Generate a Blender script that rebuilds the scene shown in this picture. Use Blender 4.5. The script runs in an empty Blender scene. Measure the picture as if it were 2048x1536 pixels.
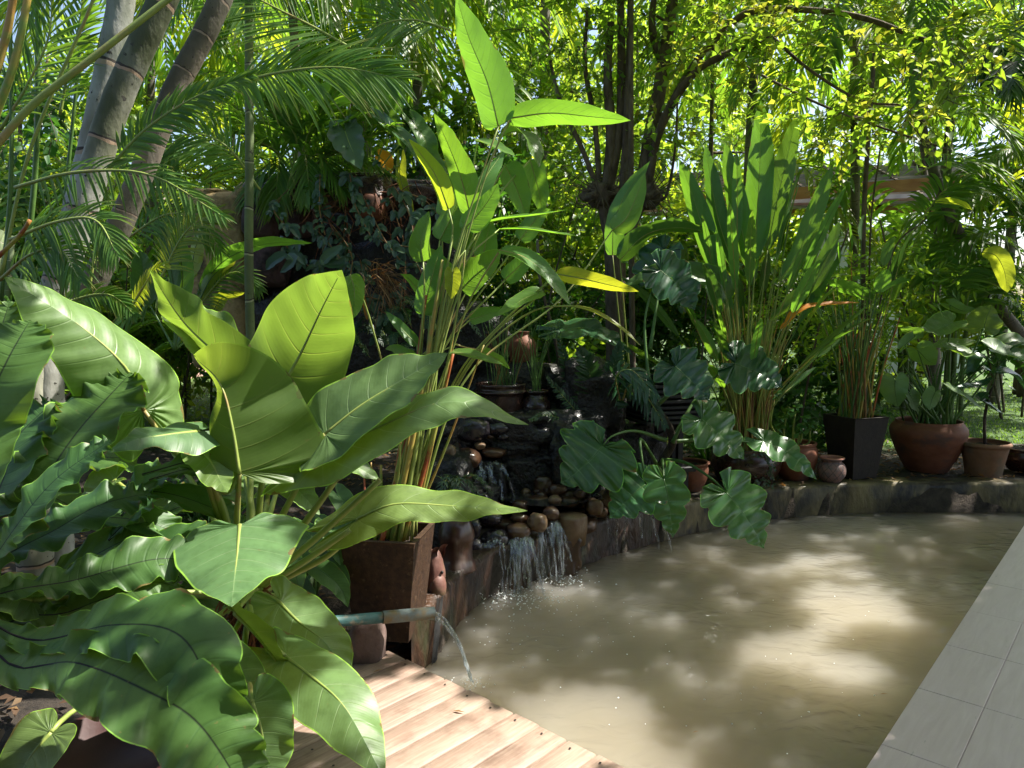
import bpy, math, random
import numpy as np
from mathutils import Vector, noise
sc = bpy.context.scene
R = math.radians
# ------------------------------------------------------------------ camera
H = 1.65; FPX = 1480.0; PITCH = R(5.48)
cd = bpy.data.cameras.new('camera'); cam = bpy.data.objects.new('camera', cd)
sc.collection.objects.link(cam); cam.location = (0, 0, H)
cam.rotation_euler = (math.pi/2 - PITCH, 0, 0)
cd.sensor_width = 36; cd.lens = 36*FPX/2048; cd.clip_start = .05; cd.clip_end = 500
sc.camera = cam
# ------------------------------------------------------------------ world, sun, exposure
SUN_AZ, SUN_EL = 72.0, 54.0                    # azimuth from +Y towards +X
SD = np.array([math.sin(R(SUN_AZ))*math.cos(R(SUN_EL)), math.cos(R(SUN_AZ))*math.cos(R(SUN_EL)), math.sin(R(SUN_EL))])
w = bpy.data.worlds.new("World"); sc.world = w; w.use_nodes = True
nt = w.node_tree; bg = nt.nodes['Background']
sky = nt.nodes.new('ShaderNodeTexSky'); sky.sky_type = 'NISHITA'; sky.sun_disc = False
sky.sun_elevation = R(SUN_EL); sky.sun_rotation = R(SUN_AZ); sky.dust_density = 2.5; sky.air_density = 1.0
nt.links.new(sky.outputs[0], bg.inputs[0]); bg.inputs[1].default_value = 0.105
sl = bpy.data.lights.new('sun', 'SUN'); sl.energy = 5.0; sl.angle = R(0.53); sl.color = (1, .95, .86)
so = bpy.data.objects.new('sun', sl); sc.collection.objects.link(so)
so.rotation_euler = Vector(SD).to_track_quat('Z', 'Y').to_euler()
sc.view_settings.view_transform = 'Standard'; sc.view_settings.look = 'None'
sc.view_settings.gamma = 1; sc.view_settings.exposure = 1.45
sc.render.engine = 'CYCLES'
cy = sc.cycles
cy.use_denoising = True; cy.max_bounces = 7; cy.diffuse_bounces = 4; cy.glossy_bounces = 3
cy.transmission_bounces = 6; cy.transparent_max_bounces = 8; cy.sample_clamp_indirect = 6
cy.caustics_reflective = False; cy.caustics_refractive = False
# ------------------------------------------------------------------ pixel helpers (2048 x 1536 photograph)
def ray(px, py):
    dx, dy = (px-1024)/FPX, -(py-768)/FPX
    return np.array([dx, math.cos(PITCH)+dy*math.sin(PITCH), -math.sin(PITCH)+dy*math.cos(PITCH)])
def P(px, py, Y):
    d = ray(px, py); return np.array([0, 0, H]) + d*(Y/d[1])
def G(px, py, z):
    d = ray(px, py); return np.array([0, 0, H]) + d*((z-H)/d[2])
def nrm(v):
    v = np.asarray(v, float); return v/(np.linalg.norm(v)+1e-12)
def nrmA(v): return v/(np.linalg.norm(v, axis=-1, keepdims=True)+1e-12)
# ------------------------------------------------------------------ mesh builder
ORG = {}
def org(o): return ORG.get(o.name, np.zeros(3)) if o else np.zeros(3)
class MB:
    def __init__(s): s.V=[]; s.F=[]; s.U=[]; s.T=[]; s.n=0
    def add(s, V, F, U=None, T=0.5):
        V = np.asarray(V, float).reshape(-1, 3); F = np.asarray(F, int)
        s.V.append(V); s.F.append(F+s.n)
        s.U.append(np.zeros((len(V), 2)) if U is None else np.asarray(U, float).reshape(-1, 2))
        s.T.append(np.full(len(V), T) if np.isscalar(T) else np.asarray(T, float)); s.n += len(V)
        return s
    def mesh(s, name, o=np.zeros(3), smooth=True):
        V = np.concatenate(s.V)-o; me = bpy.data.meshes.new(name)
        me.vertices.add(len(V)); me.vertices.foreach_set('co', V.astype('f').ravel())
        tot = np.concatenate([np.full(len(f), f.shape[1]) for f in s.F]); idx = np.concatenate([f.ravel() for f in s.F])
        me.loops.add(len(idx)); me.loops.foreach_set('vertex_index', idx.astype('i'))
        me.polygons.add(len(tot)); st = np.concatenate([[0], np.cumsum(tot)[:-1]])
        me.polygons.foreach_set('loop_start', st.astype('i')); me.polygons.foreach_set('loop_total', tot.astype('i'))
        me.polygons.foreach_set('use_smooth', np.full(len(tot), smooth))
        U = np.concatenate(s.U)[idx]; uv = me.uv_layers.new(name='UVMap'); uv.data.foreach_set('uv', U.astype('f').ravel())
        a = me.attributes.new('tone', 'FLOAT', 'POINT'); a.data.foreach_set('value', np.concatenate(s.T).astype('f'))
        me.update(); me.validate(); return me
    def build(s, name, mat, parent=None, smooth=True, at=None):
        o = org(parent) if at is None else np.asarray(at, float)
        me = s.mesh(name, o, smooth); me.materials.append(mat)
        ob = bpy.data.objects.new(name, me); sc.collection.objects.link(ob)
        if parent: ob.parent = parent
        else: ob.location = o
        ORG[ob.name] = o
        return ob
def empty(name, loc, label, cat, group=None):
    o = bpy.data.objects.new(name, None); sc.collection.objects.link(o); o.location = tuple(loc); o.empty_display_size = .1
    ORG[o.name] = np.array(loc, float); tag(o, label, cat, group); return o
def tag(o, label, cat, group=None):
    o['label'] = label; o['category'] = cat
    if group: o['group'] = group
    return o
def kind(o, k): o['kind'] = k; return o
# ------------------------------------------------------------------ curves, tubes, lathes
def spl(pts, n):
    p = np.asarray(pts, float)
    if len(p) == 2: q = p[0]+(p[1]-p[0])*np.linspace(0, 1, n)[:, None]; return q
    e = np.vstack([2*p[0]-p[1], p, 2*p[-1]-p[-2]]); out = []
    for i in range(1, len(e)-2):
        t = np.linspace(0, 1, 16, endpoint=False)[:, None]; a, b, c, d = e[i-1], e[i], e[i+1], e[i+2]
        out.append(.5*((2*b)+(c-a)*t+(2*a-5*b+4*c-d)*t**2+(3*b-a-3*c+d)*t**3))
    out = np.vstack(out+[e[-2][None]]); L = np.concatenate([[0], np.cumsum(np.linalg.norm(np.diff(out, axis=0), axis=1))])
    s = np.linspace(0, L[-1], n); return np.stack([np.interp(s, L, out[:, k]) for k in range(out.shape[1])], 1)
def tube(pts, r, seg=8, n=None, cap=True):
    p = spl(pts, n or max(2, 6*(len(pts)-1))); m = len(p)
    r = np.interp(np.linspace(0, 1, m), np.linspace(0, 1, len(np.atleast_1d(r))), np.atleast_1d(r)) if not callable(r) else r(np.linspace(0, 1, m))
    T = nrmA(np.gradient(p, axis=0)); ref = np.array([0, 0, 1.]) if abs(T[0][2]) < .9 else np.array([0, 1., 0])
    N = ref - T[0]*np.dot(ref, T[0]); Ns = []
    for t in T: N = nrm(N - t*np.dot(N, t)); Ns.append(N)
    Ns = np.array(Ns); B = np.cross(T, Ns); a = np.linspace(0, 2*np.pi, seg, endpoint=False)
    V = p[:, None]+r[:, None, None]*(np.cos(a)[None, :, None]*Ns[:, None]+np.sin(a)[None, :, None]*B[:, None])
    i = np.arange(m-1)[:, None]*seg; j = np.arange(seg)[None]; j2 = (j+1) % seg
    F = np.stack([i+j, i+j2, i+seg+j2, i+seg+j], -1).reshape(-1, 4)
    U = np.stack(np.broadcast_arrays(np.linspace(0, 1, m)[:, None], (np.arange(seg)/seg)[None]), -1)
    V = V.reshape(-1, 3); U = U.reshape(-1, 2)
    if cap:
        b = len(V); V = np.vstack([V, p[0], p[-1]]); U = np.vstack([U, [0, 0], [1, 0]])
        jj = np.arange(seg); k = (jj+1) % seg
        F = [F, np.stack([np.full(seg, b), k, jj], 1), np.stack([np.full(seg, b+1), (m-1)*seg+jj, (m-1)*seg+k], 1)]
    else: F = [F]
    return V, F, U
def addtube(mb, pts, r, seg=8, n=None, T=.5, cap=True):
    V, F, U = tube(pts, r, seg, n, cap); n0 = mb.n; mb.add(V, F[0], U, T)
    for f in F[1:]: mb.F.append(f+n0)
    return mb
def lathe(mb, prof, c=(0, 0, 0), seg=40, wob=0, T=.5, smoothn=None):
    pr = spl([(a, b, 0) for a, b in prof], smoothn)[:, :2] if smoothn else np.array(prof, float)
    m = len(pr); a = np.linspace(0, 2*np.pi, seg, endpoint=False)
    k = 1+wob*np.sin(a*3+1)+wob*.6*np.sin(a*5+2)
    V = np.stack([pr[:, :1]*np.cos(a)*k+c[0], pr[:, :1]*np.sin(a)*k+c[1], np.broadcast_to(pr[:, 1:]+c[2], (m, seg))], -1)
    i = np.arange(m-1)[:, None]*seg; j = np.arange(seg)[None]; j2 = (j+1) % seg
    F = np.stack([i+j, i+j2, i+seg+j2, i+seg+j], -1).reshape(-1, 4)
    U = np.stack(np.broadcast_arrays((np.arange(seg)/seg)[None], np.linspace(0, 1, m)[:, None]), -1)
    return mb.add(V, F, U, T)
def disc(mb, c, r, seg=24, T=.5, rough=0, rng=None):
    a = np.linspace(0, 2*np.pi, seg, endpoint=False); V = [c]
    rs = [r*.35, r*.7, r]
    for q in rs: V += [(c[0]+q*math.cos(t), c[1]+q*math.sin(t), c[2]+(rng.uniform(-rough, rough) if rng else 0)) for t in a]
    n0 = mb.n; mb.add(V, np.stack([np.zeros(seg, int), 1+np.arange(seg), 1+(np.arange(seg)+1) % seg], 1), None, T)
    for k in range(2):
        j = np.arange(seg); j2 = (j+1) % seg; o = 1+k*seg
        mb.F.append(np.stack([o+j, o+seg+j, o+seg+j2, o+j2], 1)+n0)
    return mb
def box(mb, c, s, rz=0, bev=0, T=.5, top=1.0):
    x, y, z = np.array(s)/2; c = np.asarray(c, float)
    if bev <= 0:
        V = np.array([[sx*x*(top if sz > 0 else 1), sy*y*(top if sz > 0 else 1), sz*z] for sz in (-1, 1) for sy in (-1, 1) for sx in (-1, 1)])
        F = [[0, 2, 3, 1], [4, 5, 7, 6], [0, 1, 5, 4], [2, 6, 7, 3], [0, 4, 6, 2], [1, 3, 7, 5]]
    else:
        b = bev; pts = []
        ring = lambda X, Y, Z: [(-X, -Y, Z), (X, -Y, Z), (X, Y, Z), (-X, Y, Z)]
        V = np.array(ring(x-b, y-b, -z)+ring(x, y, -z+b)+ring(x, y, z-b)+ring(x-b, y-b, z)); F = [[3, 2, 1, 0], [12, 13, 14, 15]]
        for k in range(3):
            for j in range(4): F.append([k*4+j, k*4+(j+1) % 4, k*4+4+(j+1) % 4, k*4+4+j])
    cr, sr = math.cos(rz), math.sin(rz)
    V = np.stack([V[:, 0]*cr-V[:, 1]*sr, V[:, 0]*sr+V[:, 1]*cr, V[:, 2]], 1)+c
    return mb.add(V, F, None, T)
def rock(mb, c, s, seed=0, sub=3, rough=.18, T=.5, flat=0, freq=1.3):
    import bmesh
    bm = bmesh.new(); bmesh.ops.create_icosphere(bm, subdivisions=sub, radius=1)
    V = np.array([v.co[:] for v in bm.verts]); F = np.array([[v.index for v in f.verts] for f in bm.faces]); bm.free()
    o = Vector((seed*3.7, seed*1.3, seed*.7)); out = []
    for v in V:
        q = Vector(v); k = 1+rough*(noise.noise(q*freq+o)+.4*noise.noise(q*freq*2.5+o)+.2*noise.noise(q*freq*6+o))
        w_ = np.sign(v)*np.abs(v)**(1-flat); out.append(w_*k)
    return mb.add(np.array(out)*np.array(s)+np.asarray(c), F, None, T)
# ------------------------------------------------------------------ leaves
OUT = {
 'cordate': [(.02, -.01), (.16, -.17), (.42, -.27), (.72, -.2), (.95, .0), (1, .25), (.9, .5), (.66, .72), (.24, .91), (.0, 1.0)],
 'shield': [(.02, -.01), (.14, -.2), (.4, -.32), (.72, -.26), (.96, -.02), (1, .18), (.8, .45), (.5, .7), (.22, .88), (.0, 1.0)],
 'lance': [(0, 0), (.4, .04), (.82, .18), (1, .42), (.86, .68), (.48, .89), (0, 1)],
 'ovate': [(0, 0), (.62, .015), (.95, .13), (1, .33), (.82, .6), (.45, .84), (0, 1)],
 'strap': [(.08, 0), (.2, .1), (.5, .28), (.86, .52), (1, .7), (.9, .86), (.52, .96), (0, 1)],
 'heart': [(.02, -.01), (.2, -.2), (.55, -.26), (.88, -.1), (1, .15), (.92, .45), (.62, .73), (.2, .92), (0, 1)],
 'delta': [(.02, -.01), (.3, -.1), (.75, -.12), (1, .0), (.97, .16), (.74, .45), (.42, .74), (.13, .93), (0, 1)],
 'round': [(0, 0), (.6, .0), (.95, .25), (1, .5), (.9, .8), (.5, .98), (0, 1)],
}
def leafgeo(mid, W, n0, n1=None, shape='lance', nt_=44, nv=7, fold=.15, curl=.3, ruf=.06, nr=4.5, corr=.0, ncorr=14, seed=0, lobe=0, nl=7, wl=1, wr=1, bow=1.35, k=.2):
    rg = np.random.RandomState(seed); M = 48
    mp = spl(mid, M); L = np.linalg.norm(np.diff(mp, axis=0), axis=1).sum(); T = nrmA(np.gradient(mp, axis=0))
    n1 = n0 if n1 is None else n1; u = np.linspace(0, 1, M)[:, None]
    N = np.array(n0, float)[None]*(1-u)+np.array(n1, float)[None]*u; N = nrmA(N-T*(N*T).sum(1, keepdims=True)); S = np.cross(T, N)
    o = spl([(a, b, 0) for a, b in OUT[shape]], nt_)[:, :2]; tt = np.linspace(0, 1, nt_)
    ph = rg.uniform(0, 6.28, 4); Vs = []; Us = []; Fs = []; base = 0
    for side in (-1, 1):
        ox = o[:, 0].copy(); oy = o[:, 1].copy()
        if lobe:
            q = lobe*np.abs(np.sin(np.pi*nl*tt+side*.4+ph[0]*.1))**.8*np.clip((1-tt)*5, 0, 1)*np.clip(tt*8, 0, 1)
            ox = ox*(1+q-.5*lobe); oy = oy+q*.12
        ox = ox*(1+.03*np.sin(tt*23+ph[1]+side)); org_ = np.clip(oy-k*ox, 0, 1); org_ = np.maximum.accumulate(org_)
        v = np.linspace(0, 1, nv+1)
        X = ox[:, None]*v[None]; Yv = org_[:, None]+(oy-org_)[:, None]*v[None]**bow
        sW = W*(wl if side < 0 else wr); f = fold; c_ = curl
        # lateral profile: angle = f + c_*x
        xs = X; lx = np.where(abs(c_) > 1e-4, (np.sin(f+c_*xs)-math.sin(f))/(c_ if abs(c_) > 1e-4 else 1), xs*math.cos(f))
        lz = np.where(abs(c_) > 1e-4, -(np.cos(f+c_*xs)-math.cos(f))/(c_ if abs(c_) > 1e-4 else 1), xs*math.sin(f))
        edge = np.clip(v[None], 0, 1)**2.2
        lz = lz+ruf*edge*np.clip(ox*2, 0, 1)[:, None]*(np.sin(2*np.pi*nr*tt[:, None]+ph[1]*side+ph[2])+.45*np.sin(2*np.pi*nr*2.3*tt[:, None]+ph[3]))
        lz = lz+corr*np.clip(v*3, 0, 1)[None]*np.cos(2*np.pi*ncorr*tt)[:, None]*(1-v[None]**4)
        yi = np.clip(Yv, 0, 1)*(M-1)
        A = [np.stack([np.interp(yi, np.arange(M), Z[:, kk]) for kk in range(3)], -1) for Z in (mp, N, S)]
        Pz = A[0]+T[0]*(np.minimum(Yv, 0)*L)[..., None]
        Vv = Pz+A[2]*(side*lx*sW)[..., None]+A[1]*(lz*sW)[..., None]
        m = nv+1; i = np.arange(nt_-1)[:, None]*m; j = np.arange(nv)[None]
        F = np.stack([i+j, i+j+1, i+m+j+1, i+m+j] if side > 0 else [i+j, i+m+j, i+m+j+1, i+j+1], -1).reshape(-1, 4)
        Vs.append(Vv.reshape(-1, 3)); Fs.append(F+base); base += nt_*m
        Us.append(np.stack(np.broadcast_arrays(tt[:, None]+(0 if side > 0 else 2.0), v[None]), -1).reshape(-1, 2))
    return np.vstack(Vs), np.vstack(Fs), np.vstack(Us), mp, N
def hero(plant, shape, pts, hw, n0, n1=None, mat=None, stem=None, smat=None, sr=.007, T=None, seed=0, rib=.004, label=None, **kw):
    """one leaf: pts = [(px,py,Y)..] from stalk to tip, hw = half width in photo pixels, n = direction the upper side faces"""
    if n0[1] > .5: n0 = (n0[0]+.4, n0[1], n0[2]+.12)
    mid = [P(*p) for p in pts]; Ym = sum(p[2] for p in pts)/len(pts); W = hw*Ym/FPX
    V, F, U, mp, N = leafgeo(mid, W, n0, n1, shape, seed=seed, **kw)
    rt = random.Random(seed*7+int(pts[0][0])); T = rt.random() if T is None else T
    mb = MB(); mb.add(V, F, U, T); ob = mb.build('leaf', mat, plant)
    if label: ob['label'] = label
    st = MB(); q = mp-N*rib*.4; addtube(st, q[::4], np.linspace(rib, rib*.15, 12), 5, n=18, T=.2)
    if stem:
        sp = [P(*p) if len(p) == 3 else np.array(p[:3]) for p in stem]+[mid[0]]
        addtube(st, sp, [sr*1.5, sr, sr*.8, rib], 8, n=5*len(sp), T=.6)
    st.build('leaf_stalk', smat or mat, ob)
    return ob
def simple_leaves(mb, base, d, n, L, Wd, rg, droop=.15, T=None):
    """many small creased leaves, vectorised: base/d/n (k,3), L,Wd (k,)"""
    k = len(base); d = nrmA(d); n = nrmA(n-d*(n*d).sum(1, keepdims=True)); s = np.cross(d, n)
    L = np.broadcast_to(L, (k,))[:, None]; Wd = np.broadcast_to(Wd, (k,))[:, None]; g = np.array([0, 0, -1.])
    m1 = base+d*L*.42+g*droop*L*.18; tip = base+d*L+g*droop*L
    l = m1-s*Wd+n*Wd*.35; r = m1+s*Wd+n*Wd*.35
    V = np.stack([base, l, m1, r, tip], 1).reshape(-1, 3); b = np.arange(k)[:, None]*5
    F = np.concatenate([b+np.array([[0, 3, 2]]), b+np.array([[0, 2, 1]]), b+np.array([[2, 3, 4]]), b+np.array([[2, 4, 1]])])
    U = np.tile(np.array([[0, 0], [.5, 1], [.5, 0], [.5, 1], [1, 0]]), (k, 1))
    T = rg.rand(k) if T is None else np.broadcast_to(T, (k,)); mb.add(V, F, U, np.repeat(T, 5)); return mb
def frond_geo(mb, pts, l0, w0, up=(0, 0, 1), npair=34, ang=50, droop=.35, lift=.25, start=.12, seed=0, T=None, seg=5, rach=.008, rm=None, jit=6):
    """pinnate palm frond along pts; leaflets go into mb, the rachis into rm (or mb)"""
    rg = np.random.RandomState(seed); M = 60; mp = spl(pts, M); Tn = nrmA(np.gradient(mp, axis=0)); up = np.array(up, float)
    N = nrmA(up[None]-Tn*(Tn@up)[:, None]); S = np.cross(Tn, N)
    addtube(rm or mb, mp[::6].tolist()+[mp[-1].tolist()], [rach, rach*.7, rach*.2], 6, n=24, T=.15)
    for side in (-1, 1):
        s = np.linspace(start, 1, npair)+rg.uniform(-.3, .3, npair)/npair*.6; s = np.clip(s, 0, 1); i = s*(M-1)
        g = lambda Z: np.stack([np.interp(i, np.arange(M), Z[:, k]) for k in range(3)], 1)
        p, t, n, sd = g(mp), nrmA(g(Tn)), nrmA(g(N)), g(S)
        a = np.radians(ang*(1.15-.65*s)+rg.uniform(-jit, jit, npair)); ln = l0*(np.sin(np.pi*np.clip(.18+.75*s, 0, 1))**.8)*(1+rg.uniform(-.1, .08, npair))
        d = nrmA(t*np.cos(a)[:, None]+sd*side*np.sin(a)[:, None]+n*(lift+rg.uniform(-.08, .08, npair))[:, None])
        kk = np.linspace(0, 1, seg+1)[None, :, None]; dr = (droop*(1+rg.uniform(-.3, .3, npair)))[:, None, None]
        c = p[:, None]+d[:, None]*ln[:, None, None]*(kk-.12*dr*kk**2)+np.array([0, 0, -1.])*ln[:, None, None]*dr*kk**2
        wv = np.array([.35, .9, 1, .85, .5, .03]) if seg == 5 else np.interp(np.linspace(0, 1, seg+1), [0, .2, .5, .8, 1], [.35, 1, 1, .6, .03])
        wd = nrmA(np.cross(d, n)); w_ = wv[None, :, None]*w0
        lft = c-wd[:, None]*w_+n[:, None]*w_*.45; rgt = c+wd[:, None]*w_+n[:, None]*w_*.45
        V = np.stack([lft, c, rgt], 2).reshape(-1, 3); m = seg+1; b = (np.arange(npair)*m*3)[:, None, None]; r_ = (np.arange(seg)*3)[None, :, None]
        F = np.concatenate([b+r_+np.array([0, 1, 4, 3]), b+r_+np.array([1, 2, 5, 4])]).reshape(-1, 4)
        U = np.tile(np.stack(np.broadcast_arrays(np.linspace(0, 1, m)[:, None], np.array([1., 0, 1])[None]), -1).reshape(-1, 2), (npair, 1))
        tn = (rg.rand(npair)*.5+.25 if T is None else np.clip(T+rg.uniform(-.12, .12, npair), 0, 1)); mb.add(V, F, U, np.repeat(tn, m*3))
    return mb
# ------------------------------------------------------------------ materials
def newmat(name):
    m = bpy.data.materials.new(name); m.use_nodes = True; nt = m.node_tree; nt.nodes.clear()
    out = nt.nodes.new('ShaderNodeOutputMaterial'); return m, nt, out
class NG:
    def __init__(s, nt): s.nt = nt
    def n(s, t, ins=None, **kw):
        nd = s.nt.nodes.new('ShaderNode'+t)
        for k, v in kw.items(): setattr(nd, k, v)
        for k, v in (ins or {}).items():
            if isinstance(v, bpy.types.NodeSocket): s.nt.links.new(v, nd.inputs[k])
            else: nd.inputs[k].default_value = v
        return nd
    def math(s, op, a, b=0., c=0., clamp=False):
        return s.n('Math', {0: a, 1: b, 2: c}, operation=op, use_clamp=clamp).outputs[0]
    def mix(s, f, a, b, bt='MIX'):
        nd = s.nt.nodes.new('ShaderNodeMix'); nd.data_type = 'RGBA'; nd.blend_type = bt
        for i, v in ((0, f), (6, a), (7, b)):
            if isinstance(v, bpy.types.NodeSocket): s.nt.links.new(v, nd.inputs[i])
            else: nd.inputs[i].default_value = v if i == 0 else (*v, 1)
        return nd.outputs[2]
    def ramp(s, f, stops, interp='LINEAR'):
        nd = s.n('ValToRGB', {0: f}); cr = nd.color_ramp; cr.interpolation = interp
        while len(cr.elements) < len(stops): cr.elements.new(.5)
        for e, (p, c) in zip(cr.elements, stops): e.position = p; e.color = (*c, 1) if len(c) == 3 else c
        return nd.outputs[0]
    def noise(s, vec, scale, detail=4, rough=.55, dist=0, out=0):
        return s.n('TexNoise', {'Vector': vec, 'Scale': scale, 'Detail': detail, 'Roughness': rough, 'Distortion': dist}).outputs[out]
    def bump(s, h, strength=.3, dist=.01, normal=None):
        d = {'Height': h, 'Strength': strength, 'Distance': dist}
        if normal is not None: d['Normal'] = normal
        return s.n('Bump', d).outputs[0]
def leaf_mat(name, top, trans, vein=None, nv=0, vw=.1, rough=.36, mixf=.4, var=.25, spec=.5, tips=None, under=None, tone2=None, ribs=0, dark_mid=None, vstr=.7, bumpk=1.0):
    m, nt, out = newmat(name); g = NG(nt); tc = g.n('TexCoord'); at = g.n('Attribute', attribute_name='tone'); tone = at.outputs['Fac']
    ns = g.noise(tc.outputs['Object'], 9, 3)
    k = g.math('MULTIPLY_ADD', tone, 2*var, 1-var); k = g.math('MULTIPLY_ADD', ns, .5, g.math('SUBTRACT', k, .25))
    def scal(c): return g.mix(1.0, c, g.n('CombineColor', {0: k, 1: k, 2: k}).outputs[0], 'MULTIPLY')
    t2 = tone2 or tuple(x*y for x, y in zip(top, (1.5, 1.15, .8)))
    hue = g.math('GREATER_THAN', g.math('FRACT', g.math('MULTIPLY', tone, 7.3)), .62) if tone2 else g.math('FRACT', g.math('MULTIPLY', tone, 7.3))
    base = scal(g.mix(hue, top, t2)); trc = scal(g.mix(g.math('MULTIPLY', hue, .6), trans, tuple(x*y for x, y in zip(trans, (1.35, 1.0, .7)))))
    uv = g.n('SeparateXYZ', {0: g.n('UVMap').outputs[0]}); u, v = uv.outputs[0], uv.outputs[1]; norm = None
    h = None
    if nv:
        fr = g.math('ABSOLUTE', g.math('SUBTRACT', g.math('FRACT', g.math('MULTIPLY', u, float(nv))), .5))
        ln = g.math('SUBTRACT', 1.0, g.math('MULTIPLY', fr, 1/(vw*1.0)), clamp=True)
        ln = g.math('MULTIPLY', ln, g.math('SUBTRACT', 1.15, v, clamp=True))
        mid = g.math('SUBTRACT', 1.0, g.math('MULTIPLY', v, 26.), clamp=True)
        fine = g.math('ABSOLUTE', g.math('SUBTRACT', g.math('FRACT', g.math('MULTIPLY', u, float(nv*6))), .5))
        base = g.mix(g.math('MULTIPLY', ln, vstr), base, vein or top); trc = g.mix(g.math('MULTIPLY', ln, .5*vstr), trc, tuple(min(1, x*1.1) for x in (vein or top)))
        if dark_mid: base = g.mix(mid, base, dark_mid); trc = g.mix(mid, trc, dark_mid)
        else: base = g.mix(g.math('MULTIPLY', mid, vstr), base, vein or top)
        h = g.math('ADD', g.math('MULTIPLY', ln, -.6), g.math('MULTIPLY', fine, .1))
        edge = g.math('MULTIPLY', g.math('GREATER_THAN', v, .972), .6)
        base = g.mix(edge, base, tuple(min(1, x*2+.02) for x in trans)); trc = g.mix(edge, trc, tuple(min(1, x*1.3) for x in trans))
    if nv:
        br_ = g.math('MULTIPLY', g.math('GREATER_THAN', g.math('MULTIPLY_ADD', g.noise(tc.outputs['Object'], 16, 4), .5, g.math('MULTIPLY', v, .75)), 1.03), .85)
        base = g.mix(br_, base, (.20, .13, .05)); trc = g.mix(br_, trc, (.22, .13, .03))
        mot = g.ramp(g.noise(tc.outputs['Object'], 30, 5, .7), [(.45, (1, 1, 1)), (.75, (.62, .66, .6))]); base = g.mix(1.0, base, mot, 'MULTIPLY')
    if ribs:
        rb = g.math('SINE', g.math('MULTIPLY', u, ribs*6.283)); h = g.math('MULTIPLY', rb, .5) if h is None else g.math('MULTIPLY_ADD', rb, .4, h)
    if tips:
        tf = g.math('MULTIPLY', g.math('POWER', g.math('FRACT', u), 6.), g.math('GREATER_THAN', tone, .5)); base = g.mix(tf, base, tips); trc = g.mix(tf, trc, tips)
    geo = g.n('NewGeometry'); bf = geo.outputs['Backfacing']
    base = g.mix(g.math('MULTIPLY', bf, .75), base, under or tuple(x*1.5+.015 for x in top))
    spots = g.math('GREATER_THAN', g.noise(tc.outputs['Object'], 55, 2), .73); base = g.mix(g.math('MULTIPLY', spots, .5), base, (.22, .17, .06))
    d = {'Base Color': base, 'Roughness': rough, 'Specular IOR Level': spec}
    hh = g.math('MULTIPLY', ns, .6) if h is None else g.math('ADD', h, g.math('MULTIPLY', ns, .8))
    d['Normal'] = g.bump(hh, .5*bumpk, .004)
    pr = g.n('BsdfPrincipled', d); d2 = {'Color': trc, 'Normal': d['Normal']}
    tr = g.n('BsdfTranslucent', d2); mx = g.n('MixShader', {0: mixf, 1: pr.outputs[0], 2: tr.outputs[0]})
    nt.links.new(mx.outputs[0], out.inputs[0]); return m
def solid(name, c1, c2, scale=8, rough=.7, detail=5, bs=.4, bd=.01, spec=.4, c3=None, s3=2.5, t3=.55, coat=0, dist=0, stretch=(1, 1, 1), rough2=None, lo=.35, hi=.65):
    m, nt, out = newmat(name); g = NG(nt); tc = g.n('TexCoord'); mp = g.n('Mapping', {'Vector': tc.outputs['Object'], 'Scale': stretch}).outputs[0]
    n1 = g.noise(mp, scale, detail, .6, dist); col = g.ramp(n1, [(lo, c1), (hi, c2)]); n2 = g.noise(mp, s3, 4, .6)
    if c3: col = g.mix(g.ramp(n2, [(t3-.05, (0, 0, 0)), (t3+.07, (1, 1, 1))]), col, c3)
    n3 = g.noise(mp, scale*6, 3)
    rg = g.math('MULTIPLY_ADD', n1, (rough2-rough) if rough2 else .1, rough)
    d = {'Base Color': col, 'Roughness': rg, 'Specular IOR Level': spec, 'Coat Weight': coat, 'Coat Roughness': .12, 'Normal': g.bump(g.math('MULTIPLY_ADD', n3, .35, n1), bs, bd)}
    pr = g.n('BsdfPrincipled', d); nt.links.new(pr.outputs[0], out.inputs[0]); return m
M = {}
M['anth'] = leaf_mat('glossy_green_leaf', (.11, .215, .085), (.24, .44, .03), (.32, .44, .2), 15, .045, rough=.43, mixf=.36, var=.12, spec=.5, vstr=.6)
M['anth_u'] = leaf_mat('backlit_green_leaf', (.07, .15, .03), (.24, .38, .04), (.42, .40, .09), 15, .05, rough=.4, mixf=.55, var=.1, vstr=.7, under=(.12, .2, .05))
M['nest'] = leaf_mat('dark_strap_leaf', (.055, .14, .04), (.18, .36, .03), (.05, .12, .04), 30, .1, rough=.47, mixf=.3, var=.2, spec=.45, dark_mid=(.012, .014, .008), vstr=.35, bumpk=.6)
M['cal'] = leaf_mat('ribbed_banner_leaf', (.08, .19, .05), (.25, .55, .035), (.2, .34, .09), 24, .12, rough=.35, mixf=.45, var=.2, spec=.5, vstr=.45)
M['caly'] = leaf_mat('yellow_banner_leaf', (.14, .22, .03), (.50, .62, .03), (.35, .42, .09), 24, .12, rough=.35, mixf=.5, var=.1, vstr=.4)
M['heli'] = leaf_mat('ginger_leaf', (.045, .125, .035), (.17, .38, .025), (.20, .32, .09), 22, .1, rough=.34, mixf=.4, var=.5, spec=.5, vstr=.3)
M['phil'] = leaf_mat('lobed_leaf', (.04, .135, .045), (.14, .36, .03), (.20, .34, .13), 9, .07, rough=.28, mixf=.28, var=.2, spec=.6, vstr=.6)
M['phild'] = leaf_mat('dark_lobed_leaf', (.02, .075, .04), (.07, .2, .04), (.06, .14, .07), 9, .06, rough=.26, mixf=.22, var=.2, spec=.6, vstr=.5)
M['dfern'] = leaf_mat('dark_fern_leaf', (.02, .065, .03), (.06, .18, .03), rough=.42, mixf=.25, var=.35)
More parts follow.
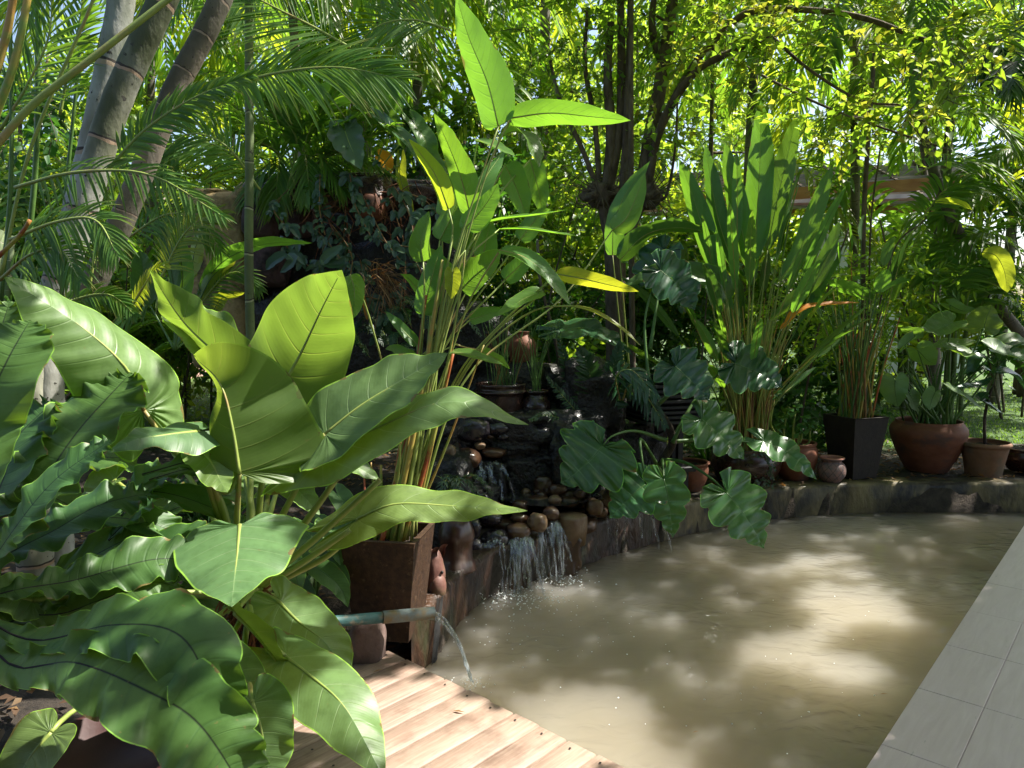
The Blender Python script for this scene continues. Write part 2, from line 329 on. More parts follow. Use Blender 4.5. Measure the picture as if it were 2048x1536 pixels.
M['palm'] = leaf_mat('palm_leaflet', (.055, .14, .028), (.26, .52, .03), rough=.48, mixf=.42, var=.35, spec=.35, tips=(.25, .2, .05))
M['palmy'] = leaf_mat('yellow_palm_leaflet', (.09, .17, .02), (.50, .66, .03), rough=.4, mixf=.5, var=.3, tips=(.3, .22, .05))
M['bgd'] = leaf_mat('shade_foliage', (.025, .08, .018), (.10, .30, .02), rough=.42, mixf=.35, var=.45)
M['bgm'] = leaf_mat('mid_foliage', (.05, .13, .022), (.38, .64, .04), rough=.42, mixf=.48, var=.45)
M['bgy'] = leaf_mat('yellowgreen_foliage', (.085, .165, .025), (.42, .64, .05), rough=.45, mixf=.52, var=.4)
M['aut'] = leaf_mat('turning_foliage', (.11, .18, .03), (.50, .62, .06), rough=.45, mixf=.45, var=.4, tone2=(.22, .20, .03))
M['vine'] = leaf_mat('greyish_vine_leaf', (.035, .085, .05), (.09, .18, .05), rough=.32, mixf=.25, var=.25, spec=.6)
M['dead'] = leaf_mat('dry_leaf', (.20, .12, .05), (.34, .16, .04), rough=.7, mixf=.3, var=.5, tone2=(.09, .05, .025))
M['grass'] = leaf_mat('lawn_blade', (.06, .15, .025), (.28, .5, .04), rough=.6, mixf=.4, var=.4)
M['stalk'] = solid('green_stalk', (.20, .27, .06), (.28, .34, .08), 14, .4, c3=(.30, .22, .08), s3=5, t3=.6, bs=.1)
M['stalkd'] = solid('dark_green_stalk', (.05, .12, .025), (.10, .19, .04), 14, .4, bs=.1)
M['stalkr'] = solid('red_stalk', (.26, .045, .02), (.38, .12, .03), 9, .4, c3=(.33, .33, .06), s3=6, t3=.52, bs=.1)
M['stalky'] = solid('yellow_stalk', (.34, .30, .06), (.36, .2, .05), 9, .45, c3=(.18, .26, .05), s3=5, t3=.52, bs=.1)
M['stalkb'] = solid('brown_cane', (.16, .08, .03), (.26, .15, .05), 20, .6, bs=.3)
M['bark'] = solid('rough_bark', (.06, .042, .03), (.15, .115, .085), 14, .9, bs=.9, bd=.03, stretch=(1, 1, .35), c3=(.22, .2, .17), s3=3, t3=.62)
M['barkd'] = solid('dark_bark', (.03, .02, .014), (.075, .055, .04), 14, .9, bs=.9, bd=.03, stretch=(1, 1, .35))
M['soil'] = solid('pot_soil', (.02, .014, .01), (.05, .036, .026), 30, .95, bs=1, bd=.03)
M['terra'] = solid('terracotta', (.14, .045, .02), (.2, .075, .038), 7, .62, c3=(.10, .05, .035), s3=4, t3=.58, bs=.35, stretch=(1, 1, 1.6))
M['terral'] = solid('weathered_terracotta', (.15, .075, .035), (.23, .12, .065), 7, .75, c3=(.14, .10, .06), s3=5, t3=.55, bs=.4)
M['glaze'] = solid('dark_glazed_clay', (.016, .011, .009), (.05, .022, .014), 6, .22, coat=.3, bs=.15)
M['brownpot'] = solid('speckled_brown_stoneware', (.025, .012, .007), (.06, .03, .015), 38, .5, c3=(.14, .09, .05), s3=30, t3=.66, bs=.3, detail=6)
M['blackpot'] = solid('black_stone_planter', (.010, .007, .006), (.022, .016, .012), 20, .6, bs=.3)
M['urn'] = solid('brown_wet_clay', (.022, .009, .007), (.07, .03, .018), 7, .28, c3=(.20, .16, .14), s3=5, t3=.63, coat=.3, bs=.35, stretch=(1, 1, .4))
M['rockd'] = solid('wet_black_rock', (.004, .004, .004), (.018, .015, .013), 7, .3, c3=(.02, .022, .018), s3=4, t3=.6, coat=.08, bs=1, bd=.05, rough2=.5)
M['rockb'] = solid('wet_brown_stone', (.022, .010, .006), (.07, .036, .018), 5, .25, c3=(.11, .06, .03), s3=5, t3=.6, coat=.3, bs=.45, bd=.02)
M['rockt'] = solid('tan_river_stone', (.10, .06, .03), (.2, .13, .07), 6, .4, c3=(.11, .06, .03), s3=5, t3=.58, coat=.2, bs=.5, bd=.02)
M['rockg'] = solid('dark_grey_river_stone', (.008, .007, .009), (.025, .02, .024), 5, .2, coat=.5, bs=.3, bd=.02)
M['blockt'] = solid('mossy_tan_block', (.2, .14, .06), (.34, .25, .12), 5, .9, c3=(.05, .042, .02), s3=3.5, t3=.55, bs=.8, bd=.04, detail=8)
M['purple'] = solid('purple_brown_rock', (.05, .03, .03), (.12, .075, .08), 5, .8, bs=.8, bd=.04, c3=(.02, .015, .013), s3=4, t3=.55)
M['wall'] = solid('wet_concrete_wall', (.03, .024, .012), (.19, .15, .065), 4.5, .6, c3=(.012, .010, .007), s3=3.2, t3=.53, bs=.7, bd=.03, stretch=(1, 1, .55), coat=.1, detail=8)
M['wallr'] = solid('wet_red_brown_wall', (.012, .006, .003), (.06, .026, .011), 6, .45, c3=(.03, .03, .012), s3=4, t3=.57, coat=.08, bs=.9, bd=.04, stretch=(1, 1, .5))
M['pipe'] = solid('teal_pipe', (.02, .07, .07), (.04, .11, .105), 12, .5, c3=(.19, .15, .10), s3=9, t3=.56, bs=.3)
M['pipeg'] = solid('grey_pipe_socket', (.09, .12, .125), (.15, .18, .175), 12, .5, c3=(.16, .12, .06), s3=10, t3=.54, bs=.3)
M['mesh'] = solid('plastic_netting', (.03, .03, .03), (.06, .06, .06), 12, .5)
M['gstone'] = solid('rounded_pink_stone', (.10, .06, .05), (.2, .14, .12), 9, .8, c3=(.10, .07, .06), s3=4, t3=.55, bs=.6, bd=.02)
M['figure'] = solid('pink_clay', (.12, .05, .04), (.2, .1, .075), 9, .5, c3=(.12, .09, .04), s3=6, t3=.58, bs=.3)
M['slate'] = solid('black_lantern_wood', (.008, .008, .009), (.022, .021, .022), 12, .6, bs=.4)
M['fascia'] = solid('orange_brown_timber', (.30, .12, .045), (.42, .2, .08), 8, .7, bs=.2, stretch=(.3, 1, 1))
M['slat'] = solid('weathered_roof_slat', (.16, .13, .12), (.33, .28, .26), 8, .7, bs=.2, stretch=(.3, 1, 1))
M['white'] = solid('white_render', (.62, .62, .63), (.74, .74, .74), 3, .8, bs=.1)
M['bluew'] = solid('pale_blue_panel', (.45, .52, .66), (.55, .62, .75), 3, .5, bs=.1)
M['darkw'] = solid('dark_timber', (.05, .03, .02), (.10, .06, .04), 9, .7, bs=.3)
M['pinkw'] = solid('pink_plaster', (.50, .30, .25), (.60, .38, .32), 3, .8, bs=.1)
M['root'] = solid('reddish_rootlets', (.10, .035, .018), (.20, .08, .035), 20, .8, bs=.3)
M['orange'] = leaf_mat('withered_orange_leaf', (.42, .16, .02), (.8, .40, .03), rough=.5, mixf=.5, var=.3)
def ringed(name, c1, c2, ring, n, patch, green):
    m, nt, out = newmat(name); g = NG(nt); tc = g.n('TexCoord'); uv = g.n('SeparateXYZ', {0: g.n('UVMap').outputs[0]}); u = uv.outputs[0]
    wob = g.noise(tc.outputs['Object'], 5, 3); uu = g.math('MULTIPLY_ADD', wob, .02, u)
    fr = g.math('FRACT', g.math('MULTIPLY', uu, float(n))); ln = g.math('LESS_THAN', g.math('ABSOLUTE', g.math('SUBTRACT', fr, .5)), .02)
    dk = g.math('LESS_THAN', g.math('ABSOLUTE', g.math('SUBTRACT', fr, .535)), .014)
    mp = g.n('Mapping', {'Vector': tc.outputs['Object'], 'Scale': (1, 1, .5)}).outputs[0]
    col = g.ramp(g.noise(mp, 6, 6), [(.38, c1), (.62, c2)]); col = g.mix(g.ramp(g.noise(mp, 2.6, 6, .65), [(.46, (0, 0, 0)), (.56, (1, 1, 1))]), col, patch)
    col = g.mix(g.ramp(g.noise(mp, 1.8, 5), [(.5, (0, 0, 0)), (.62, (1, 1, 1))]), col, green)
    col = g.mix(g.math('GREATER_THAN', g.noise(tc.outputs['Object'], 40, 4), .66), col, (.03, .028, .02))
    col = g.mix(ln, col, ring); col = g.mix(dk, col, (.03, .022, .016))
    h = g.math('MULTIPLY_ADD', g.math('MULTIPLY', ln, 1.), 1.2, g.noise(mp, 24, 5))
    pr = g.n('BsdfPrincipled', {'Base Color': col, 'Roughness': .75, 'Normal': g.bump(h, .6, .01)}); nt.links.new(pr.outputs[0], out.inputs[0]); return m
M['tr1'] = ringed('pale_ringed_palm_bark', (.20, .20, .17), (.34, .34, .31), (.34, .26, .18), 9, (.38, .39, .38), (.06, .08, .04))
M['tr2'] = ringed('mossy_ringed_palm_bark', (.16, .16, .11), (.32, .32, .25), (.32, .22, .15), 12, (.28, .28, .25), (.05, .06, .025))
M['tr3'] = ringed('brown_ringed_palm_bark', (.12, .10, .08), (.24, .20, .16), (.26, .2, .15), 22, (.12, .11, .085), (.06, .055, .035))
M['cane'] = ringed('green_ringed_cane', (.09, .13, .045), (.14, .19, .07), (.28, .3, .18), 16, (.08, .11, .045), (.12, .16, .06))
# water: murky, light bleeds under the surface; ripples in the bump
m, nt, out = newmat('murky_water'); g = NG(nt); tc = g.n('TexCoord'); ob_ = tc.outputs['Object']
big = g.noise(ob_, .7, 3); col = g.ramp(big, [(.35, (.21, .172, .115)), (.65, (.28, .24, .175))])
n1 = g.noise(g.n('Mapping', {'Vector': ob_, 'Scale': (1, 1.5, 1)}).outputs[0], 6.5, 2, .4, 1.1)
n2 = g.noise(ob_, 22, 2, .5, .8); patch = g.ramp(g.noise(ob_, 1.1, 2), [(.42, (.12, .12, .12)), (.62, (1, 1, 1))])
hgt = g.math('MULTIPLY', g.math('ADD', n1, g.math('MULTIPLY', n2, .07)), patch)
bn = g.bump(hgt, .6, .032)
pr = g.n('BsdfPrincipled', {'Base Color': col, 'Roughness': .5, 'Specular IOR Level': 0.0, 'Subsurface Weight': 1.0, 'Subsurface Radius': (1.0, .9, .7), 'Subsurface Scale': 3.0, 'Coat Weight': 1.0, 'Coat Roughness': .02, 'Coat IOR': 1.33, 'Coat Normal': bn})
nt.links.new(pr.outputs[0], out.inputs[0]); M['water'] = m
# falling water / foam
m, nt, out = newmat('falling_water'); g = NG(nt); tc = g.n('TexCoord')
st = g.noise(g.n('Mapping', {'Vector': tc.outputs['Object'], 'Scale': (1, 1, .08)}).outputs[0], 70, 3)
a = g.ramp(st, [(.42, (0, 0, 0)), (.68, (1, 1, 1))])
gl = g.n('BsdfGlossy', {'Color': (.9, .93, 1, 1), 'Roughness': .12, 'Normal': g.bump(st, .6, .01)}); df = g.n('BsdfTranslucent', {'Color': (.8, .85, .9, 1)})
tp = g.n('BsdfTransparent', {'Color': (.93, .95, .95, 1)}); s1 = g.n('MixShader', {0: .6, 1: gl.outputs[0], 2: df.outputs[0]})
s2 = g.n('MixShader', {0: g.math('MULTIPLY_ADD', a, .5, .06), 1: tp.outputs[0], 2: s1.outputs[0]}); nt.links.new(s2.outputs[0], out.inputs[0]); M['fall'] = m
m, nt, out = newmat('foam'); g = NG(nt); tc = g.n('TexCoord'); a = g.ramp(g.noise(tc.outputs['Object'], 26, 5, .7, 1.2), [(.5, (0, 0, 0)), (.75, (1, 1, 1))])
rad = g.n('SeparateXYZ', {0: g.n('UVMap').outputs[0]}).outputs[0]; fade = g.math('SUBTRACT', 1., rad, clamp=True)
df = g.n('BsdfDiffuse', {'Color': (.7, .72, .7, 1)}); tp = g.n('BsdfTransparent')
s2 = g.n('MixShader', {0: g.math('MULTIPLY', g.math('MULTIPLY', a, fade), .6), 1: tp.outputs[0], 2: df.outputs[0]}); nt.links.new(s2.outputs[0], out.inputs[0]); M['foam'] = m
# ground, deck, patio
m, nt, out = newmat('ground'); g = NG(nt); tc = g.n('TexCoord'); ob_ = tc.outputs['Object']; sx = g.n('SeparateXYZ', {0: ob_})
soil = g.ramp(g.noise(ob_, 12, 8, .65), [(.35, (.018, .013, .009)), (.65, (.06, .045, .032))])
gr = g.ramp(g.noise(ob_, 20, 6, .65), [(.35, (.045, .085, .02)), (.65, (.09, .16, .035))])
f = g.math('ADD', sx.outputs[1], g.math('MULTIPLY', g.noise(ob_, 1.6, 6, .6), 2.2)); f = g.ramp(g.math('MULTIPLY', g.math('SUBTRACT', f, 8.4), 1.6, clamp=True), [(0, (0, 0, 0)), (1, (1, 1, 1))])
pr = g.n('BsdfPrincipled', {'Base Color': g.mix(f, soil, gr), 'Roughness': .95, 'Normal': g.bump(g.noise(ob_, 40, 6, .7), .8, .03)}); nt.links.new(pr.outputs[0], out.inputs[0]); M['ground'] = m
m, nt, out = newmat('deck_boards'); g = NG(nt); tc = g.n('TexCoord'); at = g.n('Attribute', attribute_name='tone').outputs['Fac']; ob_ = tc.outputs['Object']
uvm = g.n('UVMap').outputs[0]
grn = g.noise(g.n('Mapping', {'Vector': uvm, 'Scale': (2.2, 34, 1)}).outputs[0], 3, 7, .62, .5)
col = g.ramp(grn, [(.3, (.18, .115, .085)), (.55, (.30, .215, .165)), (.75, (.40, .31, .25))])
col = g.mix(g.math('MULTIPLY', at, .45), col, (.38, .27, .2)); col = g.mix(g.ramp(g.noise(ob_, 5, 6, .65), [(.5, (0, 0, 0)), (.72, (.75, .75, .75))]), col, (.14, .08, .055))
pr = g.n('BsdfPrincipled', {'Base Color': col, 'Roughness': .55, 'Specular IOR Level': .4, 'Normal': g.bump(grn, .35, .004)}); nt.links.new(pr.outputs[0], out.inputs[0]); M['deck'] = m
m, nt, out = newmat('patio_tiles'); g = NG(nt); tc = g.n('TexCoord'); ob_ = tc.outputs['Object']
streak = g.noise(g.n('Mapping', {'Vector': ob_, 'Scale': (3.0, 26, 1)}).outputs[0], 1.2, 6, .6, 1.0); pit = g.noise(ob_, 60, 4)
col = g.ramp(streak, [(.3, (.53, .415, .385)), (.6, (.59, .475, .445)), (.8, (.64, .525, .49))])
col = g.mix(g.ramp(g.noise(g.n('Mapping', {'Vector': ob_, 'Scale': (6, 30, 1)}).outputs[0], 2.0, 3), [(.68, (0, 0, 0)), (.75, (.5, .5, .5))]), col, (.30, .26, .22))
pr = g.n('BsdfPrincipled', {'Base Color': col, 'Roughness': .42, 'Normal': g.bump(g.math('ADD', streak, pit), .15, .003)}); nt.links.new(pr.outputs[0], out.inputs[0]); M['patio'] = m
# ------------------------------------------------------------------ gaps shaped into the canopy for the sun: (px, py, Y or z-plane, radius) of sunlit spots
WIN = [(G(1700, 1200, 0), .27), (G(1560, 1290, 0), .2), (G(1700, 1330, 0), .17), (G(1180, 1420, 0), .24), (G(1290, 1530, 0), .15), (G(1610, 1115, 0), .12),
       (G(1700, 1143, 0), .09), (G(1120, 1500, 0), .16), (G(1690, 1110, 0), .07), (G(1480, 1200, 0), .07), (G(1350, 1235, 0), .06), (G(1345, 1120, 0), .05), (G(1640, 1250, 0), .1), (G(1820, 1240, 0), .08),
       (G(800, 1400, .22), .16), (G(930, 1450, .22), .15), (G(760, 1440, .22), .14), (G(1060, 1500, .22), .22), (G(870, 1530, .22), .2), 
       (P(580, 680, 2.5), .22), (P(520, 860, 2.3), .2), (P(400, 680, 2.7), .18), (P(200, 640, 2.3), .2), (P(300, 700, 2.3), .12), (P(990, 820, 2.7), .14), (P(760, 780, 2.5), .07),
       (P(860, 1010, 2.7), .22), (P(980, 1010, 2.8), .12), (P(480, 1090, 2.0), .2), (P(600, 1060, 2.0), .12), (P(435, 1430, 1.62), .09), (P(470, 1510, 1.55), .06), (P(230, 1270, 1.75), .05), (P(690, 1400, 2.0), .16), (P(610, 1230, 2.3), .08), (P(740, 1500, 2.0), .15),
       (P(970, 130, 3.4), .22), (P(1130, 240, 3.4), .22), (P(990, 250, 3.4), .16), (P(860, 350, 3.4), .14), (P(1200, 570, 3.6), .16), (P(1215, 650, 3.7), .16), (P(1070, 540, 3.5), .12), (P(1060, 440, 3.5), .14), (P(930, 420, 3.5), .15), (P(850, 470, 3.4), .08),
       (P(1290, 390, 6.2), .2), (P(1350, 470, 6.2), .25), (P(1530, 330, 6.3), .15), (P(1640, 540, 6.2), .12), (P(1600, 300, 6.3), .15), (P(1500, 600, 6.3), .1), (P(770, 480, 5), .05), (P(735, 410, 5.3), .06), (P(1050, 1130, 4.2), .07), (P(1135, 1095, 4.4), .06), (P(985, 930, 4.8), .04),
       (P(1970, 635, 6.4), .14), (P(1930, 700, 6.3), .14), (P(1870, 650, 6.3), .08), (P(850, 1180, 3.2), .1), (P(735, 1250, 3.0), .06), (P(960, 905, 4.9), .08), (P(1505, 745, 5.7), .04), (P(80, 740, 2.0), .1), (P(40, 700, 2.0), .1), (P(230, 800, 1.9), .07)]
WC = np.array([a for a, b in WIN]); WR = np.array([b for a, b in WIN])
SOFT = np.array([P(*b) for b in ((1420, 80, 6.4), (1520, 90, 6.2), (1620, 60, 6.1), (1720, 90, 6), (1830, 90, 5.9), (1680, 190, 6), (1640, 250, 6), (1720, 255, 6), (1800, 200, 6), (1900, 200, 6), (1480, 10, 6.3), (1750, 0, 6), (1850, 150, 5.9), (1560, 180, 6.1),
  (560, 120, 3.2), (680, 110, 3.2), (400, 190, 3), (300, 330, 3), (430, 420, 2.9), (100, 345, 3), (190, 440, 2.8), (160, 250, 3.5), (240, 100, 3.5), (330, 80, 3.4), (200, 300, 3.3), (110, 580, 3.4), (300, 300, 3.7), (1520, 300, 6.1), (1440, 400, 6.1), (1600, 400, 6.1), (1960, 260, 6.5), (1950, 400, 7))])
SRND = np.random.RandomState(77)
def blocked(p):
    """True where a point of the canopy would shade one of the sunlit spots"""
    out = np.zeros(len(p), bool)
    for c, r in zip(WC, WR):
        q = p-c; t = q@SD; d = np.linalg.norm(q-t[:, None]*SD, axis=1); out |= (t > 1.0) & (d < r*1.0+.03)
    for c in SOFT:
        q = p-c; t = q@SD; d = np.linalg.norm(q-t[:, None]*SD, axis=1); out |= (t > .9) & (d < .38) & (SRND.rand(len(p)) < .8)
    return out
# ------------------------------------------------------------------ ground, water, deck, patio
wl_px = [(820, 1360), (868, 1318), (915, 1250), (970, 1200), (1050, 1168), (1140, 1140), (1220, 1112), (1300, 1090), (1400, 1063), (1500, 1045), (1600, 1033), (1700, 1027), (1850, 1024), (2000, 1025), (2150, 1028), (2300, 1034)]
WALL = spl([G(x, y, 0)*np.array([1, 1, 0]) for x, y in wl_px], 90)
d1 = np.array([.733, -.680, 0]); d2 = np.array([-.680, -.733, 0]); C0 = G(775, 1300, .22)
poly = [tuple(p[:2]) for p in WALL]+[(6.5, 5.9), (6.5, -2), (4, -2.5)]+[tuple((C0+d1*4.5+d2*.15)[:2])]+[tuple((C0+d2*.15)[:2])]
def inside(X, Y):
    c = np.zeros(X.shape, bool); n = len(poly)
    for i in range(n):
        x1, y1 = poly[i]; x2, y2 = poly[(i+1) % n]
        k = ((y1 > Y) != (y2 > Y)) & (X < (x2-x1)*(Y-y1)/((y2-y1) if y2 != y1 else 1e-9)+x1); c ^= k
    return c
gx = np.concatenate([[-90, -50, -25, -14, -9, -6.5], np.arange(-5, 8.5, .08), [9.5, 12, 16, 25, 50, 90]])
gy = np.concatenate([[-8, -4, -1.5], np.arange(.2, 9, .08), np.arange(9.3, 16, .35), [18, 22, 30, 45, 70, 110]])
X, Y = np.meshgrid(gx, gy); ins = inside(X, Y)
Z = np.where(Y < 3.5, .12, .235)+.012*np.sin(X*5+Y*3)*np.cos(Y*4.3-X)+.010*np.sin(X*11)*np.sin(Y*13); Z = np.where(Y > 7.4, Z+.02*(Y-7.4).clip(0, 6), Z)
Z = np.where(ins, -.5, Z); ny, nx = X.shape; i = np.arange(ny-1)[:, None]*nx; j = np.arange(nx-1)[None]
mb = MB(); mb.add(np.stack([X, Y, Z], -1), np.stack([i+j, i+j+1, i+nx+j+1, i+nx+j], -1).reshape(-1, 4))
kind(mb.build('ground', M['ground']), 'structure')
def gz(x, y): return .235+.02*min(max(y-7.4, 0), 6)
wx = np.linspace(-1.2, 6.6, 157); wy = np.linspace(-1, 6.6, 153); X, Y = np.meshgrid(wx, wy); ny, nx = X.shape
rip = np.zeros_like(X)
for c, a in ((G(1040, 1185, 0), .010), (G(1125, 1155, 0), .006), (G(945, 1355, 0), .006)):
    r = np.hypot(X-c[0], Y-c[1]); rip += a*np.sin(r*42)*np.exp(-r*2.2)
i = np.arange(ny-1)[:, None]*nx; j = np.arange(nx-1)[None]
mb = MB(); mb.add(np.stack([X, Y, rip], -1), np.stack([i+j, i+j+1, i+nx+j+1, i+nx+j], -1).reshape(-1, 4)); kind(mb.build('pool_water', M['water']), 'structure')
rg = np.random.RandomState(3); rd = random.Random(3)
mb = MB(); deck_nails = MB()
BWID = .1225
for k in range(22):
    a = C0+d1*(k*BWID+.002); b = C0+d1*((k+1)*BWID-.003); L = 1.75; e0 = rd.uniform(-.004, .006); zz = rd.uniform(-.0015, .0015); t = .03
    ns = 12; V = []; U = []
    for s in np.linspace(-e0, L, ns):
        for q, zo, vv in ((a, -t, 0), (a, -.004, .05), (a+d1*.004, 0, .1), (b-d1*.004, 0, .9), (b, -.004, .95), (b, -t, 1)):
            V.append(q+d2*s+np.array([0, 0, zo+zz])); U.append((s+k*3.3, vv*.122+k*.37))
    ii = np.arange(ns-1)[:, None]*6; jj = np.arange(5)[None]; F = np.stack([ii+jj, ii+jj+6, ii+jj+7, ii+jj+1], -1).reshape(-1, 4)
    mb.add(V, F, U, rd.random()); n0 = mb.n-len(V); mb.F.append(np.array([[0, 1, 2, 3], [0, 3, 4, 5]])+n0)
    for f in (.3,):
        for s in (.035, .62, 1.2): 
            c = a+(b-a)*f+d2*s; disc(deck_nails, (c[0], c[1], .2235+zz), .0045, 8)
dk = mb.build('deck', M['deck']); kind(dk, 'structure')
kind(deck_nails.build('nail_heads', M['blackpot'], dk, at=(0, 0, 0)), 'structure')
mb = MB()   # joists below
for s in (.06, .62, 1.25): 
    a = C0+d2*s+d1*.0; b = a+d1*2.7; c = (a+b)/2; box(mb, (c[0], c[1], .125), (2.7, .07, .12), math.atan2(d1[1], d1[0]))
kind(mb.build('joists', M['darkw'], dk, at=(0, 0, 0)), 'structure')
# patio
E0 = G(1731, 1536, .25); E1 = G(2048, 1050, .25); te = nrm(E1-E0); tn_ = np.array([te[1], -te[0], 0]); PA = math.atan2(te[1], te[0])
mb = MB(); j0 = float(np.dot(G(1831, 1374, .25)-E0, te)); sx_ = [-3.4]+[j0+.483*k for k in range(-6, 9)]; rows = [0, .212, .695, 1.178, 1.661, 2.144]
for a, b in zip(rows[:-1], rows[1:]):
    for s0, s1 in zip(sx_[:-1], sx_[1:]):
        c = E0+te*((s0+s1)/2)+tn_*((a+b)/2); box(mb, (c[0], c[1], .235+rd.uniform(-.0006, .0006)), (s1-s0-.002, b-a-.002, .03), PA, .0015)
pt = mb.build('patio', M['patio'], at=(E0[0], E0[1], 0), smooth=False)
kind(pt, 'structure')
me = pt.data; Rm = np.array([[math.cos(PA), math.sin(PA), 0], [-math.sin(PA), math.cos(PA), 0], [0, 0, 1]])
co = np.empty(len(me.vertices)*3, 'f'); me.vertices.foreach_get('co', co); me.vertices.foreach_set('co', (co.reshape(-1, 3)@Rm.T).astype('f').ravel()); pt.rotation_euler = (0, 0, PA); me.update()
mb = MB(); c = E0+te*.3+tn_*1.08; box(mb, (c[0], c[1], -.14), (7.4, 2.13, .772), PA); kind(mb.build('patio_base', M['patio']), 'structure')
# unseen house wall and roof, added behind the camera to block sky light
hb = empty('sky_blocker', (1.5, -2.6, .25), 'unseen house wall and low roof added behind the viewpoint to block sky light', 'house')
mb = MB(); box(mb, (1.5, -2.7, 1.7), (12, .2, 3.4)); mb.build('wall', M['white'], hb, smooth=False)
mb = MB(); box(mb, (1.5, -1.1, 3.25), (12.6, 3.6, .14)); mb.build('roof', M['darkw'], hb, smooth=False)
# ------------------------------------------------------------------ pool wall
def wallstrip(mb, pts, z0, z1, th, rough=.006, seed=0):
    p = np.array(pts); T = nrmA(np.gradient(p, axis=0)); Nn = np.stack([-T[:, 1], T[:, 0], T[:, 2]*0], 1); prof = [(0, z0), (0, (z0+z1)/2), (0, z1-.03), (.012, z1-.006), (.035, z1), (th-.02, z1), (th, z1-.02), (th, z0)]
    r_ = np.random.RandomState(seed); V = []
    for q, n_ in zip(p, Nn):
        for kk, (o, z) in enumerate(prof): V.append(q+n_*(o+r_.uniform(-rough, rough))+np.array([0, 0, z+r_.uniform(-rough, rough)*.5]))
    m = len(prof); i = np.arange(len(p)-1)[:, None]*m; j = np.arange(m-1)[None]; mb.add(V, np.stack([i+j, i+m+j, i+m+j+1, i+j+1], -1).reshape(-1, 4)); return mb
pw = empty('pool_wall', (1.5, 5.3, 0), 'curved low concrete wall with damp stains holding the back edge of the muddy pool', 'wall')
mb = MB(); wallstrip(mb, WALL[34:], -.5, .25, .22); mb.build('dry_stretch', M['wall'], pw)
mb = MB(); wallstrip(mb, WALL[:35], -.5, .27, .24, .012, 1); mb.build('wet_stretch', M['wallr'], pw)
# ------------------------------------------------------------------ fountain rockwork (depths: lower lip 4.4, basin 4.9, ledges 5.3, back wall 5.7)
fw = empty('fountain_wall', tuple(P(640, 700, 5.9)*[1, 1, 0]+[0, 0, .2]), 'tall block and rock fountain wall with a planted trough on top', 'fountain')
mb = MB(); rock(mb, P(455, 560, 5.8), (.23, .25, .66), 2, 4, .05, flat=.78, freq=1.0); mb.build('tan_block', M['blockt'], fw)
mb = MB(); rock(mb, P(430, 395, 5.8), (.17, .2, .045), 4, 3, .3, flat=.3); rock(mb, P(510, 392, 5.75), (.11, .16, .09), 5, 3, .25, flat=.3); mb.build('coping_stone', M['blockt'], fw)
mb = MB()
for a in [(530, 440, 5.7, .13, .2, .17), (590, 445, 5.8, .16, .2, .12), (540, 520, 5.75, .16, .2, .2), (515, 470, 5.7, .06, .1, .16)]: rock(mb, P(*a[:3]), a[3:], a[0], 3, .2, flat=.45)
mb.build('purple_stone', M['purple'], fw)
mb = MB()
for a in [(680, 560, 6.05, .75, .25, .7), (800, 640, 5.95, .55, .3, .6), (600, 700, 5.9, .5, .3, .5), (900, 700, 6.0, .5, .3, .35), (760, 480, 6.1, .5, .25, .3), (850, 520, 6.1, .3, .25, .5), (1010, 800, 6.0, .7, .3, .3)]: rock(mb, P(*a[:3]), a[3:], a[0]+a[1], 4, .3, flat=.4, freq=2.2)
mb.build('dark_rock_face', M['rockd'], fw)
mb = MB()   # trough
for a in [(600, 390, 5.55, .32, .22, .085), (690, 395, 5.5, .3, .2, .1), (740, 385, 5.5, .16, .2, .12), (550, 380, 5.6, .18, .2, .08), (850, 390, 5.7, .3, .2, .09), (660, 362, 5.55, .4, .18, .05)]: rock(mb, P(*a[:3]), a[3:], a[0], 4, .28, flat=.3, freq=2)
mb.build('trough', solid('wet_trough_rock', (.02, .012, .01), (.11, .05, .035), 14, .25, c3=(.16, .13, .11), s3=9, t3=.62, coat=.4, bs=1, bd=.04, rough2=.5), fw)
mb = MB(); lathe(mb, [(.02, -.11), (.09, -.1), (.12, -.03), (.115, .05), (.09, .08), (.075, .07), (.07, .02)], P(738, 412, 5.38), 24, smoothn=30)
tag(mb.build('tipped_jar', M['terra'], at=P(738, 412, 5.38)), 'reddish clay jar lodged among rootlets under the rock trough', 'jar')
mb = MB(); rgs = random.Random(8)
for k in range(34):
    p = P(rgs.uniform(560, 830), rgs.uniform(360, 410), rgs.uniform(5.2, 5.4)); q = [p]
    for s in range(4): q.append(q[-1]+np.array([rgs.uniform(-.12, .12), rgs.uniform(-.06, .02), rgs.uniform(-.14, .0)]))
    addtube(mb, q, [.004, .002], 4, n=9, cap=False)
for (a, b) in (((800, 430, 5.3), (805, 640, 5.4)), ((690, 420, 5.2), (688, 560, 5.2)), ((632, 430, 5.3), (630, 520, 5.3))): addtube(mb, [P(*a), (P(*a)+P(*b))/2+np.array([.03, 0, 0]), P(*b)], [.006, .003], 5)
mb.build('rootlets', M['root'], fw)
ledge = empty('rock_cascade', tuple(G(1040, 1060, .2)), 'stepped black rock ledges of the waterfall under the dark pots', 'rockwork')
mb = MB()
for k, a in enumerate([(1020, 855, 5.35, .36, .3, .14), (1120, 870, 5.4, .3, .3, .2), (960, 960, 5.15, .2, .25, .2), (1060, 950, 5.25, .33, .22, .22), (1150, 930, 5.2, .2, .25, .3), (900, 900, 5.2, .18, .25, .28), (1010, 905, 5.3, .26, .2, .07), (1100, 910, 5.2, .15, .16, .05), (1180, 800, 5.6, .25, .3, .3),
      (1200, 960, 5.3, .3, .25, .14), (940, 1000, 4.9, .2, .2, .12), (880, 1000, 4.6, .2, .3, .3), (1250, 900, 5.7, .3, .2, .2)]): rock(mb, P(*a[:3]), a[3:], k+3, 4, .3, flat=.5, freq=2.4)
